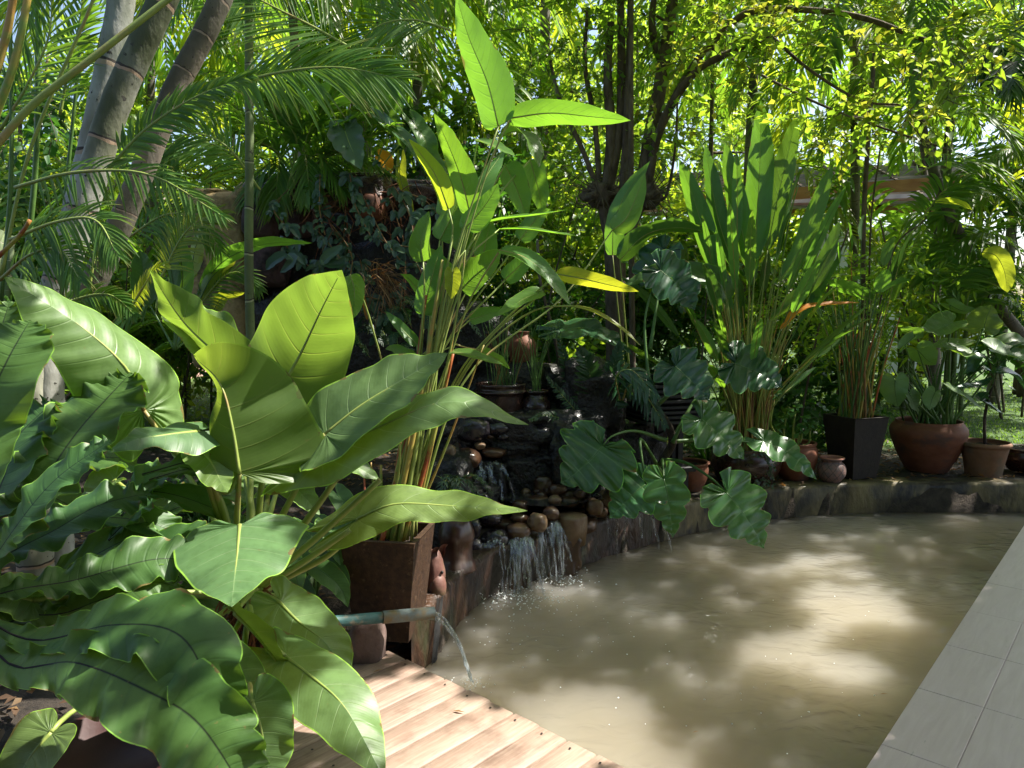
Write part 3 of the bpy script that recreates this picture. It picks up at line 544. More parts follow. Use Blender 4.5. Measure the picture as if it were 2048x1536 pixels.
mb.build('ledge', M['rockd'], ledge)
mb = MB(); rock(mb, P(1085, 1030, 4.98), (.36, .36, .05), 7, 3, .05, flat=.6); rock(mb, P(1010, 1140, 4.42), (.16, .12, .19), 9, 4, .25, flat=.4, freq=2); rock(mb, P(1100, 1110, 4.62), (.2, .1, .17), 11, 4, .25, flat=.4, freq=2); mb.build('basin_bed', M['rockb'], ledge)
SURR = M['water']; 
mb = MB(); disc(mb, P(1090, 985, 4.98), .36, 32); o = mb.build('basin_water', solid('dark_shallow_water', (.012, .013, .012), (.03, .032, .03), 5, .04, bs=.5, bd=.02, spec=.6, coat=.5), ledge)
# stones: px, py, Y, half sizes in px, material, label
ST = [(981, 1036, 4.42, 24, 15, 'rockg', 'dark rounded stone under the tip of the pale leaf'), (990, 1078, 4.36, 28, 21, 'rockg', 'largest dark rounded stone beside the main spill of water'),
 (1036, 1063, 4.42, 27, 18, 'rockb', 'brown stone with an orange streak above the main spill'), (1075, 1045, 4.45, 21, 20, 'rockt', 'tan pitted stone at the lip between the two spills'),
 (1102, 1027, 4.55, 17, 14, 'rockb', 'small red-brown stone left of the flat-topped stone'), (1138, 1003, 4.8, 21, 11, 'rockb', 'flat wet brown stone behind the flat-topped stone'),
 (1189, 1014, 4.75, 17, 17, 'rockt', 'round tan pebble right of the flat-topped stone'), (1212, 998, 4.85, 17, 20, 'rockb', 'brown stone half under the glossy lobed leaf'),
 (1086, 972, 5.0, 20, 22, 'rockb', 'upright rusty red stone standing in the basin'), (1076, 1000, 4.85, 26, 9, 'rockb', 'submerged flat stone in front of the rusty stone'),
 (928, 918, 4.9, 34, 22, 'rockb', 'shiny brown boulder left of the upper spill'), (945, 860, 5.05, 36, 25, 'rockg', 'rough dark boulder under the long leaf tip'),
 (995, 856, 5.1, 27, 18, 'rockg', 'dark ridged stone at the foot of the dark pots'), (1072, 868, 5.15, 34, 24, 'rockg', 'bluish wet rock right of the ledge spill'), (988, 905, 5.0, 25, 10, 'rockb', 'flat brown slab stone over the upper spill'),
 (899, 905, 4.75, 14, 16, 'rockt', 'pale brown stone behind the red stalks'), (922, 1036, 4.25, 15, 19, 'rockb', 'brown stone above the shoulder of the tall urn'), (949, 1058, 4.28, 14, 20, 'rockg', 'narrow bluish-black stone beside the urn'),
 (950, 1098, 4.25, 18, 20, 'rockg', 'dark stone wedged low between urn and spill'), (1038, 1036, 4.5, 18, 9, 'rockb', 'small dark brown stone behind the lip stones'), (1165, 982, 4.95, 16, 11, 'rockb', 'small brown stone at the back of the basin'),
 (1040, 1012, 4.7, 18, 12, 'rockb', 'brown stone just behind the pale leaf tip'), (1110, 1000, 4.7, 14, 9, 'rockt', 'small tan stone in the basin overflow'), (1245, 1004, 4.95, 18, 12, 'rockb', 'brown stone on the wall behind the bright lobed leaf')]
rq = random.Random(41)
for lo, hi_, nn, where in (((1052, 978, 4.95), (1225, 1012, 4.8), 16, 'along the back of the overflow rim'), ((905, 940, 4.6), (975, 1020, 4.4), 9, 'beside the upper spill, left of the basin'), ((1150, 1020, 4.85), (1225, 1034, 4.85), 5, 'on the wet wall top right of the flat-topped stone'), ((880, 860, 5.0), (1110, 900, 5.1), 10, 'strewn over the black ledge')):
    for k in range(nn):
        f = (k+rq.uniform(-.3, .3))/max(1, nn-1); f = min(max(f, 0), 1); a = rq.uniform(8, 16)
        ST.append((lo[0]+(hi_[0]-lo[0])*f, rq.uniform(lo[1], hi_[1]), lo[2]+(hi_[2]-lo[2])*f+rq.uniform(-.05, .05), a, a*rq.uniform(.6, .85), rq.choice(['rockb', 'rockb', 'rockt', 'rockg']), '*%d ' % k+where))
for k, (px, py, Yd, a, b, mt, lb) in enumerate(ST):
    if lb[0] == '*': oi, wh = lb[1:].split(' ', 1); lb = ['leftmost', 'second', 'third', 'fourth', 'fifth', 'sixth', 'seventh', 'eighth', 'ninth', 'tenth', 'eleventh', 'twelfth', 'thirteenth', 'fourteenth', 'fifteenth', 'sixteenth'][int(oi)]+' small cobble from the left '+wh if oi != '0' else 'leftmost small cobble '+wh
    s = Yd/FPX; mb = MB(); rock(mb, P(px, py, Yd), (a*s, a*s*.85, b*s), k+20, 4, .16, flat=.12, freq=1.1); tag(mb.build('river_stone', M[mt], at=P(px, py, Yd)), lb, 'stone', 'river stones piled round the waterfall')
mb = MB(); lathe(mb, [(.0, -.16), (.085, -.16), (.095, -.05), (.094, .02), (.088, .034), (.0, .04)], P(1143, 1040, 4.62), 20, .06); tag(mb.build('flat_topped_stone', M['rockt'], at=P(1143, 1040, 4.62)), 'flat-topped tan stone like a cut log at the pool lip', 'stone')
# falling water
def fall(name, tops, Yt, drop, out, wpx, seed, label, z1=0.):
    """sheet of water: tops px,py ; falls drop metres, moves out towards the pool"""
    rr = random.Random(seed); mb = MB(); (x0, y0), (x1, y1) = tops; A = P(x0, y0, Yt); B = P(x1, y1, Yt); n = wpx
    dirv = np.array(out, float)
    for k in range(n):
        cl = [.06, .3, .42, .7, .93][int(rr.random()*5)]; f = cl+rr.gauss(0, .05) if n > 8 else (k+rr.uniform(-.3, .3))/max(1, n-1); f = min(max(f, -.05), 1.05); p = A+(B-A)*f-dirv*rr.uniform(0, .05)+np.array([0, 0, rr.uniform(-.02, .02)]); drift = rr.gauss(0, .02); w_ = rr.uniform(.006, .02); l = rr.uniform(.8, 1.0) if rr.random() < .8 else rr.uniform(.35, .7)
        q = [p+dirv*(.25*t**.8)*l+np.array([rr.uniform(-.006, .006)+drift*t*2+.05*(f-.5)*t, rr.uniform(-.01, .01)-.03*t*(1-abs(f-.5)), -drop*l*t**1.6]) for t in np.linspace(0, 1, 7)]
        S = nrm(B-A)
        V = []; U = []
        for i_, c in enumerate(q): 
            ww = w_*(1-.45*i_/6); V += [c-S*ww, c-dirv*.004+np.array([0, -.004, 0]), c+S*ww]; U += [(i_/6, 0), (i_/6, .5), (i_/6, 1)]
        ii = np.arange(6)[:, None]*3; jj = np.arange(2)[None]; mb.add(V, np.stack([ii+jj, ii+jj+1, ii+jj+4, ii+jj+3], -1).reshape(-1, 4), U)
        if rr.random() < .7: 
            addtube(mb, [c+np.array([rr.uniform(-.004, .004), -.01, 0]) for c in q], [.003, .0018], 5, n=12, cap=False)
        if rr.random() < .5:
            e = q[-1]
            for _ in range(3): 
                c = e+np.array([rr.uniform(-.03, .03), rr.uniform(-.05, .01), rr.uniform(.0, .12)]); rock(mb, c, (.0025,)*3, 1, 1, 0)
    return tag(mb.build(name, M['fall'], at=(A+B)/2), label, 'waterfall')
fall('waterfall', ((1008, 1078), (1062, 1074)), 4.36, .31, (-.05, -.6, 0), 28, 1, 'broad spill of clear water left of centre falling into the pool')
fall('waterfall', ((1078, 1052), (1116, 1048)), 4.5, .34, (.12, -.5, 0), 17, 2, 'thin veil of water just left of the flat-topped stone')
fall('waterfall', ((960, 925), (1000, 925)), 4.95, .32, (.12, -.45, 0), 15, 3, 'upper spill of water dropping into the stone basin')
fall('waterfall', ((970, 1082), (1004, 1082)), 4.28, .3, (-.05, -.3, 0), 8, 4, 'ragged trickle at the left end of the lower spill')
fall('dripping_water', ((1165, 1035), (1320, 1025)), 4.9, .28, (.02, -.1, 0), 8, 5, 'scattered drips running down the red-brown wall by the lobed leaves')
fall('dripping_water', ((1060, 905), (1110, 905)), 5.1, .3, (.02, -.1, 0), 8, 6, 'dark trickles down the black ledge behind the rusty stone')
mb = MB()
for c, r in ((G(1040, 1190, 0), .34), (G(1130, 1158, 0), .2), (G(975, 1205, 0), .16), (G(942, 1362, 0), .06)):
    a = np.linspace(0, 2*np.pi, 24, endpoint=False); V = [(c[0], c[1], .012)]+[(c[0]+r*math.cos(t), c[1]+r*.85*math.sin(t), .013) for t in a]; U = [(0.1, 0)]+[(1.0, 0)]*24
    mb.add(V, np.stack([np.zeros(24, int), 1+np.arange(24), 1+(np.arange(24)+1) % 24], 1), U)
kind(mb.build('foam', M['foam'], at=(0, 0, 0)), 'stuff')
m, nt, out = newmat('bubble'); g = NG(nt); pr = g.n('BsdfPrincipled', {'Base Color': (.75, .77, .74, 1), 'Roughness': .15, 'Coat Weight': .5}); nt.links.new(pr.outputs[0], out.inputs[0]); M['bubble'] = m
mb = MB(); rr = random.Random(5)
for k in range(520):
    u = rr.random()
    if u < .45: c0, sp = G(1040, 1190, 0), .13
    elif u < .6: c0, sp = G(1130, 1158, 0), .08
    elif u < .68: c0, sp = G(944, 1364, 0), .05
    elif u < .85: c0, sp = G(1060, 1240, 0), .3
    else: c0, sp = G(rr.uniform(950, 1750), rr.uniform(1180, 1500), 0), .1
    c = c0+np.array([rr.gauss(0, sp), rr.gauss(-sp*.4, sp*.8), 0])
    if not inside(np.array([c[0]]), np.array([c[1]]))[0]: continue
    q = rr.uniform(.0015, .0045)*(1.3 if u < .6 else 1); lathe(mb, [(q, 0), (q*.8, q*.5), (.0005, q*.8)], (c[0], c[1], .011), 6)
kind(mb.build('bubbles', M['bubble'], at=(0, 0, 0)), 'stuff')
mb = MB()
for k in range(70):
    c0 = [G(1040, 1180, 0), G(1130, 1150, 0), G(985, 1205, 0)][k % 3]; c = c0+np.array([rr.gauss(0, .07), rr.gauss(-.04, .05), abs(rr.gauss(0, .04))+.01]); rock(mb, c, (rr.uniform(.0015, .004),)*3, 1, 1, 0)
kind(mb.build('spray', M['bubble'], at=(0, 0, 0)), 'stuff')
for k, (px, py, z, L, lab) in enumerate([(905, 1421, .224, .05, 'thin dry leaf sliver lying on the middle deck boards'), (1760, 1388, .004+.01, .035, 'yellowish leaf floating near the right-hand glare on the water'), (1385, 1465, .014, .03, 'small brown leaf floating near the lower middle of the pool'), (745, 1345, .224, .05, 'pale dry stem lying at the stone corner of the deck')]):
    c = G(px, py, z); mb = MB(); simple_leaves(mb, np.array([c]), np.array([[.9, .3*(k-1), .05]]), np.array([[0, 0, 1.]]), L, L*.12, np.random.RandomState(k), droop=0); tag(mb.build('fallen_leaf', M['dead'], at=c), lab, 'leaf')
# ------------------------------------------------------------------ pots
def square_pot(mb, c, b, t, h, rz, th=.025):
    c = np.asarray(c); cr, sr = math.cos(rz), math.sin(rz)
    def sq(s, z): return [c+np.array([x*cr-y*sr, x*sr+y*cr, z]) for x, y in ((-s, -s), (s, -s), (s, s), (-s, s))]
    lv = [sq(b, 0), sq(b+.004, .008), sq(b+(t-b)*.5, h*.5), sq(t-.004, h-.012), sq(t, h), sq(t-th, h), sq(t-th, h-.06)]
    V = np.array(lv).reshape(-1, 3); F = [[3, 2, 1, 0]]+[[k*4+j, k*4+(j+1) % 4, k*4+4+(j+1) % 4, k*4+4+j] for k in range(6) for j in range(4)]+[[24, 25, 26, 27]]
    mb.add(V, F); return mb
PV = random.Random(77)
# C: brown square pot with tall banner plant
cp = P(782, 1290, 3.3); cp[2] = .19
potC = empty('potted_plant', cp, 'tall banner-leaved plant with red stalks in the speckled brown square pot by the pipe', 'potted plant')
mb = MB(); square_pot(mb, cp, .12, .172, .47, -.16); mb.build('pot', M['brownpot'], potC, smooth=False)
mb = MB(); disc(mb, cp+[0, 0, .44], .14, 16, rng=random.Random(1), rough=.015); mb.build('soil', M['soil'], potC)
Cb = cp+np.array([.03, 0, .43])
def C(shape, pts, hw, n0, stem, mat='cal', **kw):
    kw.setdefault('fold', .12); kw.setdefault('curl', .25); kw.setdefault('ruf', .04); kw.setdefault('corr', .012); kw.setdefault('ncorr', 24)
    j = PV.uniform(-.09, .09); st = [tuple(Cb+np.array([j, PV.uniform(-.06, .06), 0]))]; stem = [P(*s) for s in stem]
    mid = [P(*p) for p in pts]; L = np.array(st[0])
    return hero(potC, shape, pts, hw, n0, mat=M[mat], smat=M['stalk'], stem=[tuple(L)+(0, 0)]+[tuple(q)+(0, 0) for q in stem], sr=.0055, **kw)
AW = (.25, .85, .45); CM = (-.1, -.6, .8)
C('ovate', [(997, 252, 3.4), (975, 165, 3.42), (938, 75, 3.44), (912, -12, 3.44)], 47, (.15, .9, .1), [(890, 600, 3.35), (960, 360, 3.4)], T=.3)
C('ovate', [(1022, 236, 3.4), (1100, 226, 3.4), (1180, 233, 3.38), (1262, 241, 3.36)], 27, (.1, .85, .5), [(900, 600, 3.35), (975, 340, 3.4)], T=.6)
C('ovate', [(940, 425, 3.5), (922, 355, 3.5), (897, 290, 3.5), (868, 226, 3.5)], 33, (.2, .9, .2), [(880, 640, 3.4)], T=.4)
C('ovate', [(897, 418, 3.4), (872, 352, 3.4), (845, 312, 3.4), (817, 277, 3.4)], 23, (.2, .9, .3), [(870, 640, 3.4), (905, 480, 3.4)], 'caly', T=.7)
C('ovate', [(846, 523, 3.35), (842, 490, 3.35), (848, 455, 3.35), (858, 422, 3.36)], 24, (-.35, -.9, .3), [(830, 760, 3.35), (848, 600, 3.35)], T=.8)
C('ovate', [(932, 455, 3.45), (955, 430, 3.45), (978, 400, 3.45), (997, 366, 3.45)], 27, (.2, .9, .2), [(880, 640, 3.4)], T=.6)
C('ovate', [(930, 455, 3.5), (950, 400, 3.55), (975, 350, 3.6), (1010, 300, 3.7)], 26, (.2, .9, .2), [(885, 640, 3.4)], T=.2)
C('ovate', [(972, 445, 3.5), (1020, 436, 3.45), (1075, 430, 3.4), (1135, 419, 3.35)], 17, (.05, -.25, 1), [(885, 660, 3.4), (925, 520, 3.4)], T=.9)
C('ovate', [(1000, 458, 3.5), (1050, 458, 3.45), (1110, 466, 3.4), (1170, 474, 3.35)], 14, (.05, -.2, 1), [(888, 660, 3.4), (935, 520, 3.4)], T=.9)
C('ovate', [(922, 578, 3.5), (950, 550, 3.48), (980, 525, 3.45), (1004, 498, 3.4)], 34, (.1, -.85, .45), [(870, 720, 3.4)], T=.2)
C('ovate', [(1000, 500, 3.4), (1050, 515, 3.35), (1100, 555, 3.3), (1142, 612, 3.25)], 25, (.2, -.6, .8), [(890, 740, 3.4), (940, 600, 3.4)], T=.7)
C('ovate', [(1115, 548, 3.4), (1160, 556, 3.4), (1220, 570, 3.4), (1278, 583, 3.4)], 20, (.05, .9, .45), [(900, 780, 3.4), (1000, 650, 3.4)], 'caly', T=.4)
C('ovate', [(1148, 612, 3.4), (1190, 625, 3.38), (1240, 655, 3.35), (1282, 692, 3.3)], 12, (.3, -.3, 1), [(905, 790, 3.4), (975, 690, 3.4), (1070, 620, 3.4)], 'caly', T=.5)
C('ovate', [(1088, 584, 3.4), (1060, 592, 3.38), (1030, 608, 3.35), (995, 630, 3.3)], 20, (-.2, -.7, .7), [(900, 790, 3.4), (985, 670, 3.4)], T=.9)
C('ovate', [(903, 704, 3.35), (935, 708, 3.3), (970, 718, 3.27), (1008, 729, 3.25)], 16, (.1, -.5, .9), [(860, 850, 3.35)], T=.5)
C('ovate', [(834, 690, 3.4), (815, 670, 3.4), (795, 648, 3.4), (770, 622, 3.4)], 13, (.2, -.8, .5), [(835, 800, 3.35)], T=.7)
C('ovate', [(848, 630, 3.4), (856, 585, 3.4), (868, 540, 3.4), (882, 490, 3.42)], 27, (-.2, .9, .2), [(838, 800, 3.35)], T=.3)
C('heart', [(905, 547, 3.3), (905, 562, 3.3), (904, 580, 3.3), (903, 598, 3.3)], 17, (.1, -.9, .3), [(900, 700, 3.35), (930, 500, 3.35)], 'caly', T=.6)
C('ovate', [(700, 550, 3.0), (708, 575, 3.0), (708, 610, 3.0), (700, 642, 3.0)], 22, (.1, -.9, .35), [(800, 900, 3.2), (740, 640, 3.1)], T=.8)
C('ovate', [(1000, 275, 3.8), (1030, 262, 3.8), (1060, 280, 3.75), (1078, 335, 3.7)], 34, (.2, -.1, 1), [(890, 640, 3.5), (950, 400, 3.6)], T=.1)
C('ovate', [(955, 280, 3.6), (985, 290, 3.55), (1010, 302, 3.5), (1030, 312, 3.45)], 18, (.1, -.5, 1), [(890, 640, 3.5), (935, 400, 3.6)], T=.9)
C('ovate', [(1010, 330, 3.8), (1030, 370, 3.78), (1045, 410, 3.76), (1052, 440, 3.75)], 30, (.1, .9, .2), [(895, 640, 3.5), (965, 420, 3.6)], T=.2)
C('ovate', [(1060, 320, 3.9), (1072, 360, 3.9), (1080, 395, 3.9), (1085, 430, 3.9)], 24, (-.1, .9, .2), [(900, 640, 3.5), (980, 420, 3.6)], T=.5)
C('ovate', [(880, 480, 3.6), (900, 440, 3.6), (915, 405, 3.6), (925, 370, 3.6)], 30, (.1, .9, .2), [(860, 640, 3.5)], T=.4)
C('ovate', [(1225, 460, 4.1), (1250, 440, 4.1), (1270, 400, 4.1), (1290, 345, 4.1)], 22, (.1, .9, .3), [(930, 760, 3.5), (1120, 600, 3.8)], T=.4)
for k, (x, y, dx, dy, hw) in enumerate([(900, 560, -60, -70, 22), (965, 520, 20, -90, 24), (850, 600, -50, -60, 18), (940, 640, 70, -20, 18), (1010, 560, 70, -60, 20), (885, 430, 20, -90, 22), (830, 720, -60, -30, 14), (960, 700, 60, 30, 14), (1040, 480, 60, -70, 20), (925, 500, -10, -80, 24)]):
    C('ovate', [(x, y, 3.7), (x+dx*.35, y+dy*.4, 3.7), (x+dx*.7, y+dy*.75, 3.7), (x+dx, y+dy+8, 3.68)], hw, (PV.uniform(-.3, .3), (.8 if k % 3 else -.8), .5), [(875, 720, 3.5)], T=PV.random())
mb = MB()   # thick red and yellow stalks at the foot
for k, (x0, x1, y1, r) in enumerate([(800, 850, 600, .013), (815, 880, 560, .014), (845, 905, 720, .013), (862, 950, 790, .010), (780, 790, 930, .010), (838, 862, 640, .013), (872, 930, 640, .009), (760, 745, 940, .008), (826, 830, 860, .012)]):
    pass
for k, (x0, x1, y1, r, mt) in enumerate([(800, 852, 590, .012, 'stalkr'), (818, 885, 520, .013, 'stalky'), (848, 908, 700, .012, 'stalkr'), (866, 925, 560, .009, 'stalky'), (790, 801, 880, .012, 'stalkr'), (838, 870, 620, .012, 'stalk'), (735, 728, 945, .008, 'stalkr'), (826, 905, 470, .009, 'stalk'), (770, 762, 930, .011, 'stalky'), (855, 968, 690, .006, 'stalky'), (812, 838, 700, .01, 'stalky'), (750, 742, 925, .008, 'stalky')]):
    b = Cb+np.array([(x0-812)/FPX*3.3*.72-.02, PV.uniform(-.08, .06), 0]); mb = MB(); addtube(mb, [b, (b+P(x1, y1, 3.38))/2+np.array([.012, 0, 0]), P(x1, y1, 3.38)], [r, r*.9, r*.5], 8); mb.build('stalk', M[mt], potC)
# ------------------------------------------------------------------ A: big elephant-ear clump
Ac = P(500, 1185, 2.45); A = empty('elephant_ear_plant', (Ac[0], Ac[1], .1), 'huge elephant-ear clump with upright glowing leaves beside the wooden deck', 'plant')
mb = MB(); addtube(mb, [(Ac[0]-.05, Ac[1]+.02, .08), (Ac[0]+.03, Ac[1], .4), tuple(Ac)], [.06, .05, .045], 12); mb.build('trunk', M['barkd'], A)
mb = MB(); rr = random.Random(4)
for k in range(70):
    p = Ac+np.array([rr.uniform(-.07, .08), rr.uniform(-.08, .02), rr.uniform(-.08, .03)]); addtube(mb, [p, p+np.array([rr.uniform(-.05, .05), -rr.uniform(0, .05), -.06]), p+np.array([rr.uniform(-.08, .08), -rr.uniform(0, .06), -.2])], [.004, .0015], 4, n=8)
mb.build('rootlets', M['root'], A)
def a_(shape, pts, hw, n0, mat='anth', stem=(), sr=.013, **kw):
    kw.setdefault('ruf', .08); kw.setdefault('corr', .007); kw.setdefault('ncorr', 13); kw.setdefault('nt_', 90); kw.setdefault('nv', 10); kw.setdefault('rib', .007)
    b = Ac+np.array([PV.uniform(-.03, .03), PV.uniform(-.03, .03), PV.uniform(-.02, .02)])
    return hero(A, shape, pts, hw, n0, mat=M[mat], smat=M['stalk'], stem=[tuple(b)+(0, 0)]+[tuple(P(*s))+(0, 0) for s in stem], sr=sr, **kw)
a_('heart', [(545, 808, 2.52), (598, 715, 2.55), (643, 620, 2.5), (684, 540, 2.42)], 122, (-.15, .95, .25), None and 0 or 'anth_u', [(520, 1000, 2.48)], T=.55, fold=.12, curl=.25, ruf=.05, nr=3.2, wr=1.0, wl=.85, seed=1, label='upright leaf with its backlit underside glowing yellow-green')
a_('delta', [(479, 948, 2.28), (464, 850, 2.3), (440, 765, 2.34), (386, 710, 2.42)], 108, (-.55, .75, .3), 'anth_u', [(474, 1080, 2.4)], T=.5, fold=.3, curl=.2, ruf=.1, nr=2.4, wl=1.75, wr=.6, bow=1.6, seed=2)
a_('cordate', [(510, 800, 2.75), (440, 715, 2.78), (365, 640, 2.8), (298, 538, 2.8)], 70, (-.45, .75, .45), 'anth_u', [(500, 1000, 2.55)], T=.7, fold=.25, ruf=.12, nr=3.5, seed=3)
a_('cordate', [(430, 700, 2.9), (400, 660, 2.9), (370, 640, 2.95), (330, 600, 3.0)], 60, (.2, -.5, .8), 'anth', [(500, 1000, 2.55)], T=.8, fold=.2, ruf=.1, seed=13)
a_('heart', [(288, 822, 2.35), (255, 740, 2.32), (165, 655, 2.25), (8, 553, 2.15)], 112, (.25, -.62, .75), 'anth', [(440, 1000, 2.4), (345, 900, 2.4)], T=.9, fold=-.15, curl=-.75, ruf=.05, nr=3, corr=.02, ncorr=14, seed=4, label='long silvery-green leaf reaching left, its lower edge rolled under')
a_('cordate', [(650, 868, 2.42), (720, 812, 2.45), (800, 762, 2.5), (896, 706, 2.55)], 84, (-.2, -.72, .7), 'anth', [(560, 1040, 2.45)], T=.2, fold=.12, curl=.1, ruf=.06, nr=4, seed=5)
a_('shield', [(645, 905, 2.4), (750, 858, 2.4), (900, 803, 2.42), (1058, 850, 2.4)], 74, (.0, -.6, .85), 'anth', [(600, 1060, 2.45), (690, 925, 2.4)], T=.75, fold=-.05, curl=-.2, ruf=.1, nr=3.6, seed=6, label='long leaf stretching right over the black rocks with a bright curled tip')
a_('shield', [(716, 1038, 2.55), (790, 1008, 2.55), (910, 1012, 2.55), (1056, 1022, 2.5)], 56, (.05, -.6, .8), 'anth', [(560, 1160, 2.5), (650, 1115, 2.52), (700, 1070, 2.55)], T=.95, fold=.02, curl=-.1, ruf=.12, nr=3.4, seed=7, label='pale sunlit leaf lying over the brown square pot')
a_('delta', [(479, 1050, 2.2), (474, 1110, 2.07), (468, 1165, 1.95), (463, 1214, 1.86)], 146, (.05, -.55, .85), 'anth', [(500, 1130, 2.3)], T=.97, fold=-.05, curl=-.3, ruf=.06, nr=2.6, corr=.008, seed=8, label='broad pale leaf hanging tip-down in front of the stalks')
a_('cordate', [(560, 1205, 2.35), (600, 1245, 2.3), (655, 1290, 2.25), (702, 1375, 2.2)], 62, (.25, -.6, .75), 'anth', [(530, 1190, 2.4)], T=.6, fold=-.15, ruf=.08, seed=9, sr=.01)
a_('cordate', [(570, 1312, 2.12), (620, 1350, 2.04), (690, 1415, 1.94), (770, 1560, 1.8)], 84, (.3, -.62, .75), 'anth', [(510, 1260, 2.2)], T=.6, fold=-.2, curl=-.2, ruf=.09, nr=3, seed=10, sr=.01)
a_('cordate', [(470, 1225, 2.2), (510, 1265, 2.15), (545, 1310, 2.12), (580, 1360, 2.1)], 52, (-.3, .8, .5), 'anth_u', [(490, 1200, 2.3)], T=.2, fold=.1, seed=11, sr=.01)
a_('heart', [(505, 1405, 1.9), (520, 1450, 1.87), (530, 1500, 1.84), (545, 1580, 1.8)], 76, (0, -.8, .6), 'anth', [(490, 1280, 2.2)], T=.3, fold=-.05, seed=12, sr=.01)
a_('cordate', [(440, 1310, 2.05), (470, 1340, 2.0), (500, 1380, 1.97), (530, 1440, 1.95)], 50, (0, -.7, .7), 'anth', [(470, 1260, 2.2)], T=.1, fold=-.05, seed=15, sr=.01)
a_('shield', [(396, 862, 2.3), (340, 868, 2.2), (270, 880, 2.1), (215, 905, 2.05)], 60, (0, -.75, .65), 'anth', [(430, 1010, 2.4)], T=.0, fold=-.1, curl=-.3, ruf=.1, nr=3, seed=16)
a_('cordate', [(400, 900, 2.35), (420, 920, 2.3), (440, 960, 2.25), (455, 985, 2.2)], 40, (.2, -.7, .7), 'anth', [(440, 1010, 2.4)], T=.8, fold=-.1, seed=17)
a_('heart', [(102, 1465, 1.75), (70, 1500, 1.72), (45, 1540, 1.7), (20, 1600, 1.66)], 72, (-.1, -.75, .7), 'anth', [(300, 1330, 2.1), (150, 1420, 1.85)], T=.25, fold=.03, ruf=.02, seed=18, sr=.008)
a_('heart', [(66, 1200, 1.95), (40, 1195, 1.93), (10, 1185, 1.9), (-40, 1180, 1.88)], 52, (.1, -.7, .7), 'anth', [(300, 1185, 2.2)], T=.2, fold=.03, seed=19, sr=.008)
a_('cordate', [(560, 960, 2.9), (620, 935, 2.95), (690, 925, 3.0), (760, 960, 3.0)], 45, (0, -.5, .85), 'anth', [(520, 1090, 2.5)], T=.5, seed=20)
a_('cordate', [(540, 960, 3.0), (570, 965, 2.95), (600, 985, 2.9), (640, 1030, 2.9)], 40, (0, -.5, .85), 'anth', [(520, 1090, 2.5)], T=.9, seed=21)
a_('cordate', [(230, 960, 2.6), (205, 975, 2.6), (190, 1000, 2.6), (170, 1040, 2.6)], 45, (.1, -.5, .85), 'anth', [(430, 1130, 2.5)], T=.95, seed=22)
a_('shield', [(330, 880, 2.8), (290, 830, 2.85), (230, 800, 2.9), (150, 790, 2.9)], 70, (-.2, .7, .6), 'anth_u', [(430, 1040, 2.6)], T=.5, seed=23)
for k, (x1, y1) in enumerate([(760, 960), (700, 1060), (100, 1195), (600, 1190)]):
    mb = MB(); addtube(mb, [Ac, (Ac+P(x1, y1, 2.5))/2+np.array([0, 0, -.01]), P(x1, y1, 2.5)], [.014, .012, .010], 8); mb.build('leaf_stalk', M['stalk'], A)
# ------------------------------------------------------------------ B: bird's-nest ferns at the left
Bc = P(-70, 1210, 1.85); B = empty('birds_nest_fern', (Bc[0], Bc[1], .1), 'large fern at the left edge with long wavy straps sweeping right', 'plant')
mb = MB(); addtube(mb, [(Bc[0]-.03, Bc[1]+.03, .08), (Bc[0]-.02, Bc[1], .35), tuple(Bc)], [.10, .06, .055], 14); mb.build('trunk', M['barkd'], B)
def b_(pts, hw, n0, **kw):
    kw.setdefault('ruf', .2); kw.setdefault('nr', 8.5); kw.setdefault('nt_', 110); kw.setdefault('nv', 9); kw.setdefault('fold', .1); kw.setdefault('curl', -.1); kw.setdefault('corr', .005); kw.setdefault('ncorr', 24); kw.setdefault('lobe', .1); kw.setdefault('nl', 10); kw.setdefault('k', .05)
    return hero(B, 'strap', [tuple(Bc_px)]+pts, hw, n0, mat=M['nest'], smat=M['blackpot'], **kw)
Bc_px = (-70, 1210, 1.85)
b_([(60, 1010, 1.95), (150, 870, 2.1), (262, 745, 2.3)], 92, (-.1, -.7, .7), T=.1, seed=31)
b_([(20, 1070, 1.8), (110, 960, 1.85), (222, 880, 1.9)], 44, (-.3, -.75, .6), T=.7, seed=32)
b_([(60, 1280, 1.8), (223, 1250, 1.75), (345, 1262, 1.72), (405, 1340, 1.66), (440, 1486, 1.6)], 78, (.02, -.6, .8), T=.6, seed=33, ruf=.2, nr=9, lobe=.16, nl=12, label='wavy strap leaf whose drooping end is lit white')
b_([(20, 1330, 1.75), (150, 1325, 1.7), (300, 1385, 1.62), (400, 1450, 1.58), (500, 1600, 1.5)], 92, (.05, -.7, .7), T=.9, seed=34, ruf=.2, nr=9, lobe=.16, nl=13)
b_([(30, 1180, 1.9), (150, 1160, 2.0), (300, 1120, 2.1), (400, 1120, 2.15)], 62, (0, -.6, .8), T=.2, seed=35)
b_([(0, 1120, 2.0), (110, 1060, 2.1), (200, 1010, 2.2), (300, 985, 2.3)], 60, (-.1, -.6, .8), T=.0, seed=36)
b_([(-60, 1000, 1.85), (-40, 850, 1.95), (10, 730, 2.0), (60, 640, 2.1)], 88, (.1, -.75, .6), T=.8, seed=37, ruf=.08)
b_([(-30, 1050, 1.95), (10, 950, 2.0), (30, 880, 2.1), (110, 800, 2.2)], 80, (-.2, -.7, .7), T=.3, seed=38)
b_([(100, 1230, 1.95), (200, 1200, 2.0), (300, 1165, 2.05), (360, 1175, 2.1)], 45, (0, -.6, .8), T=.1, seed=39)
b_([(0, 1250, 1.9), (100, 1200, 2.0), (200, 1150, 2.1), (260, 1160, 2.15)], 55, (0, -.6, .8), T=.1, seed=40)
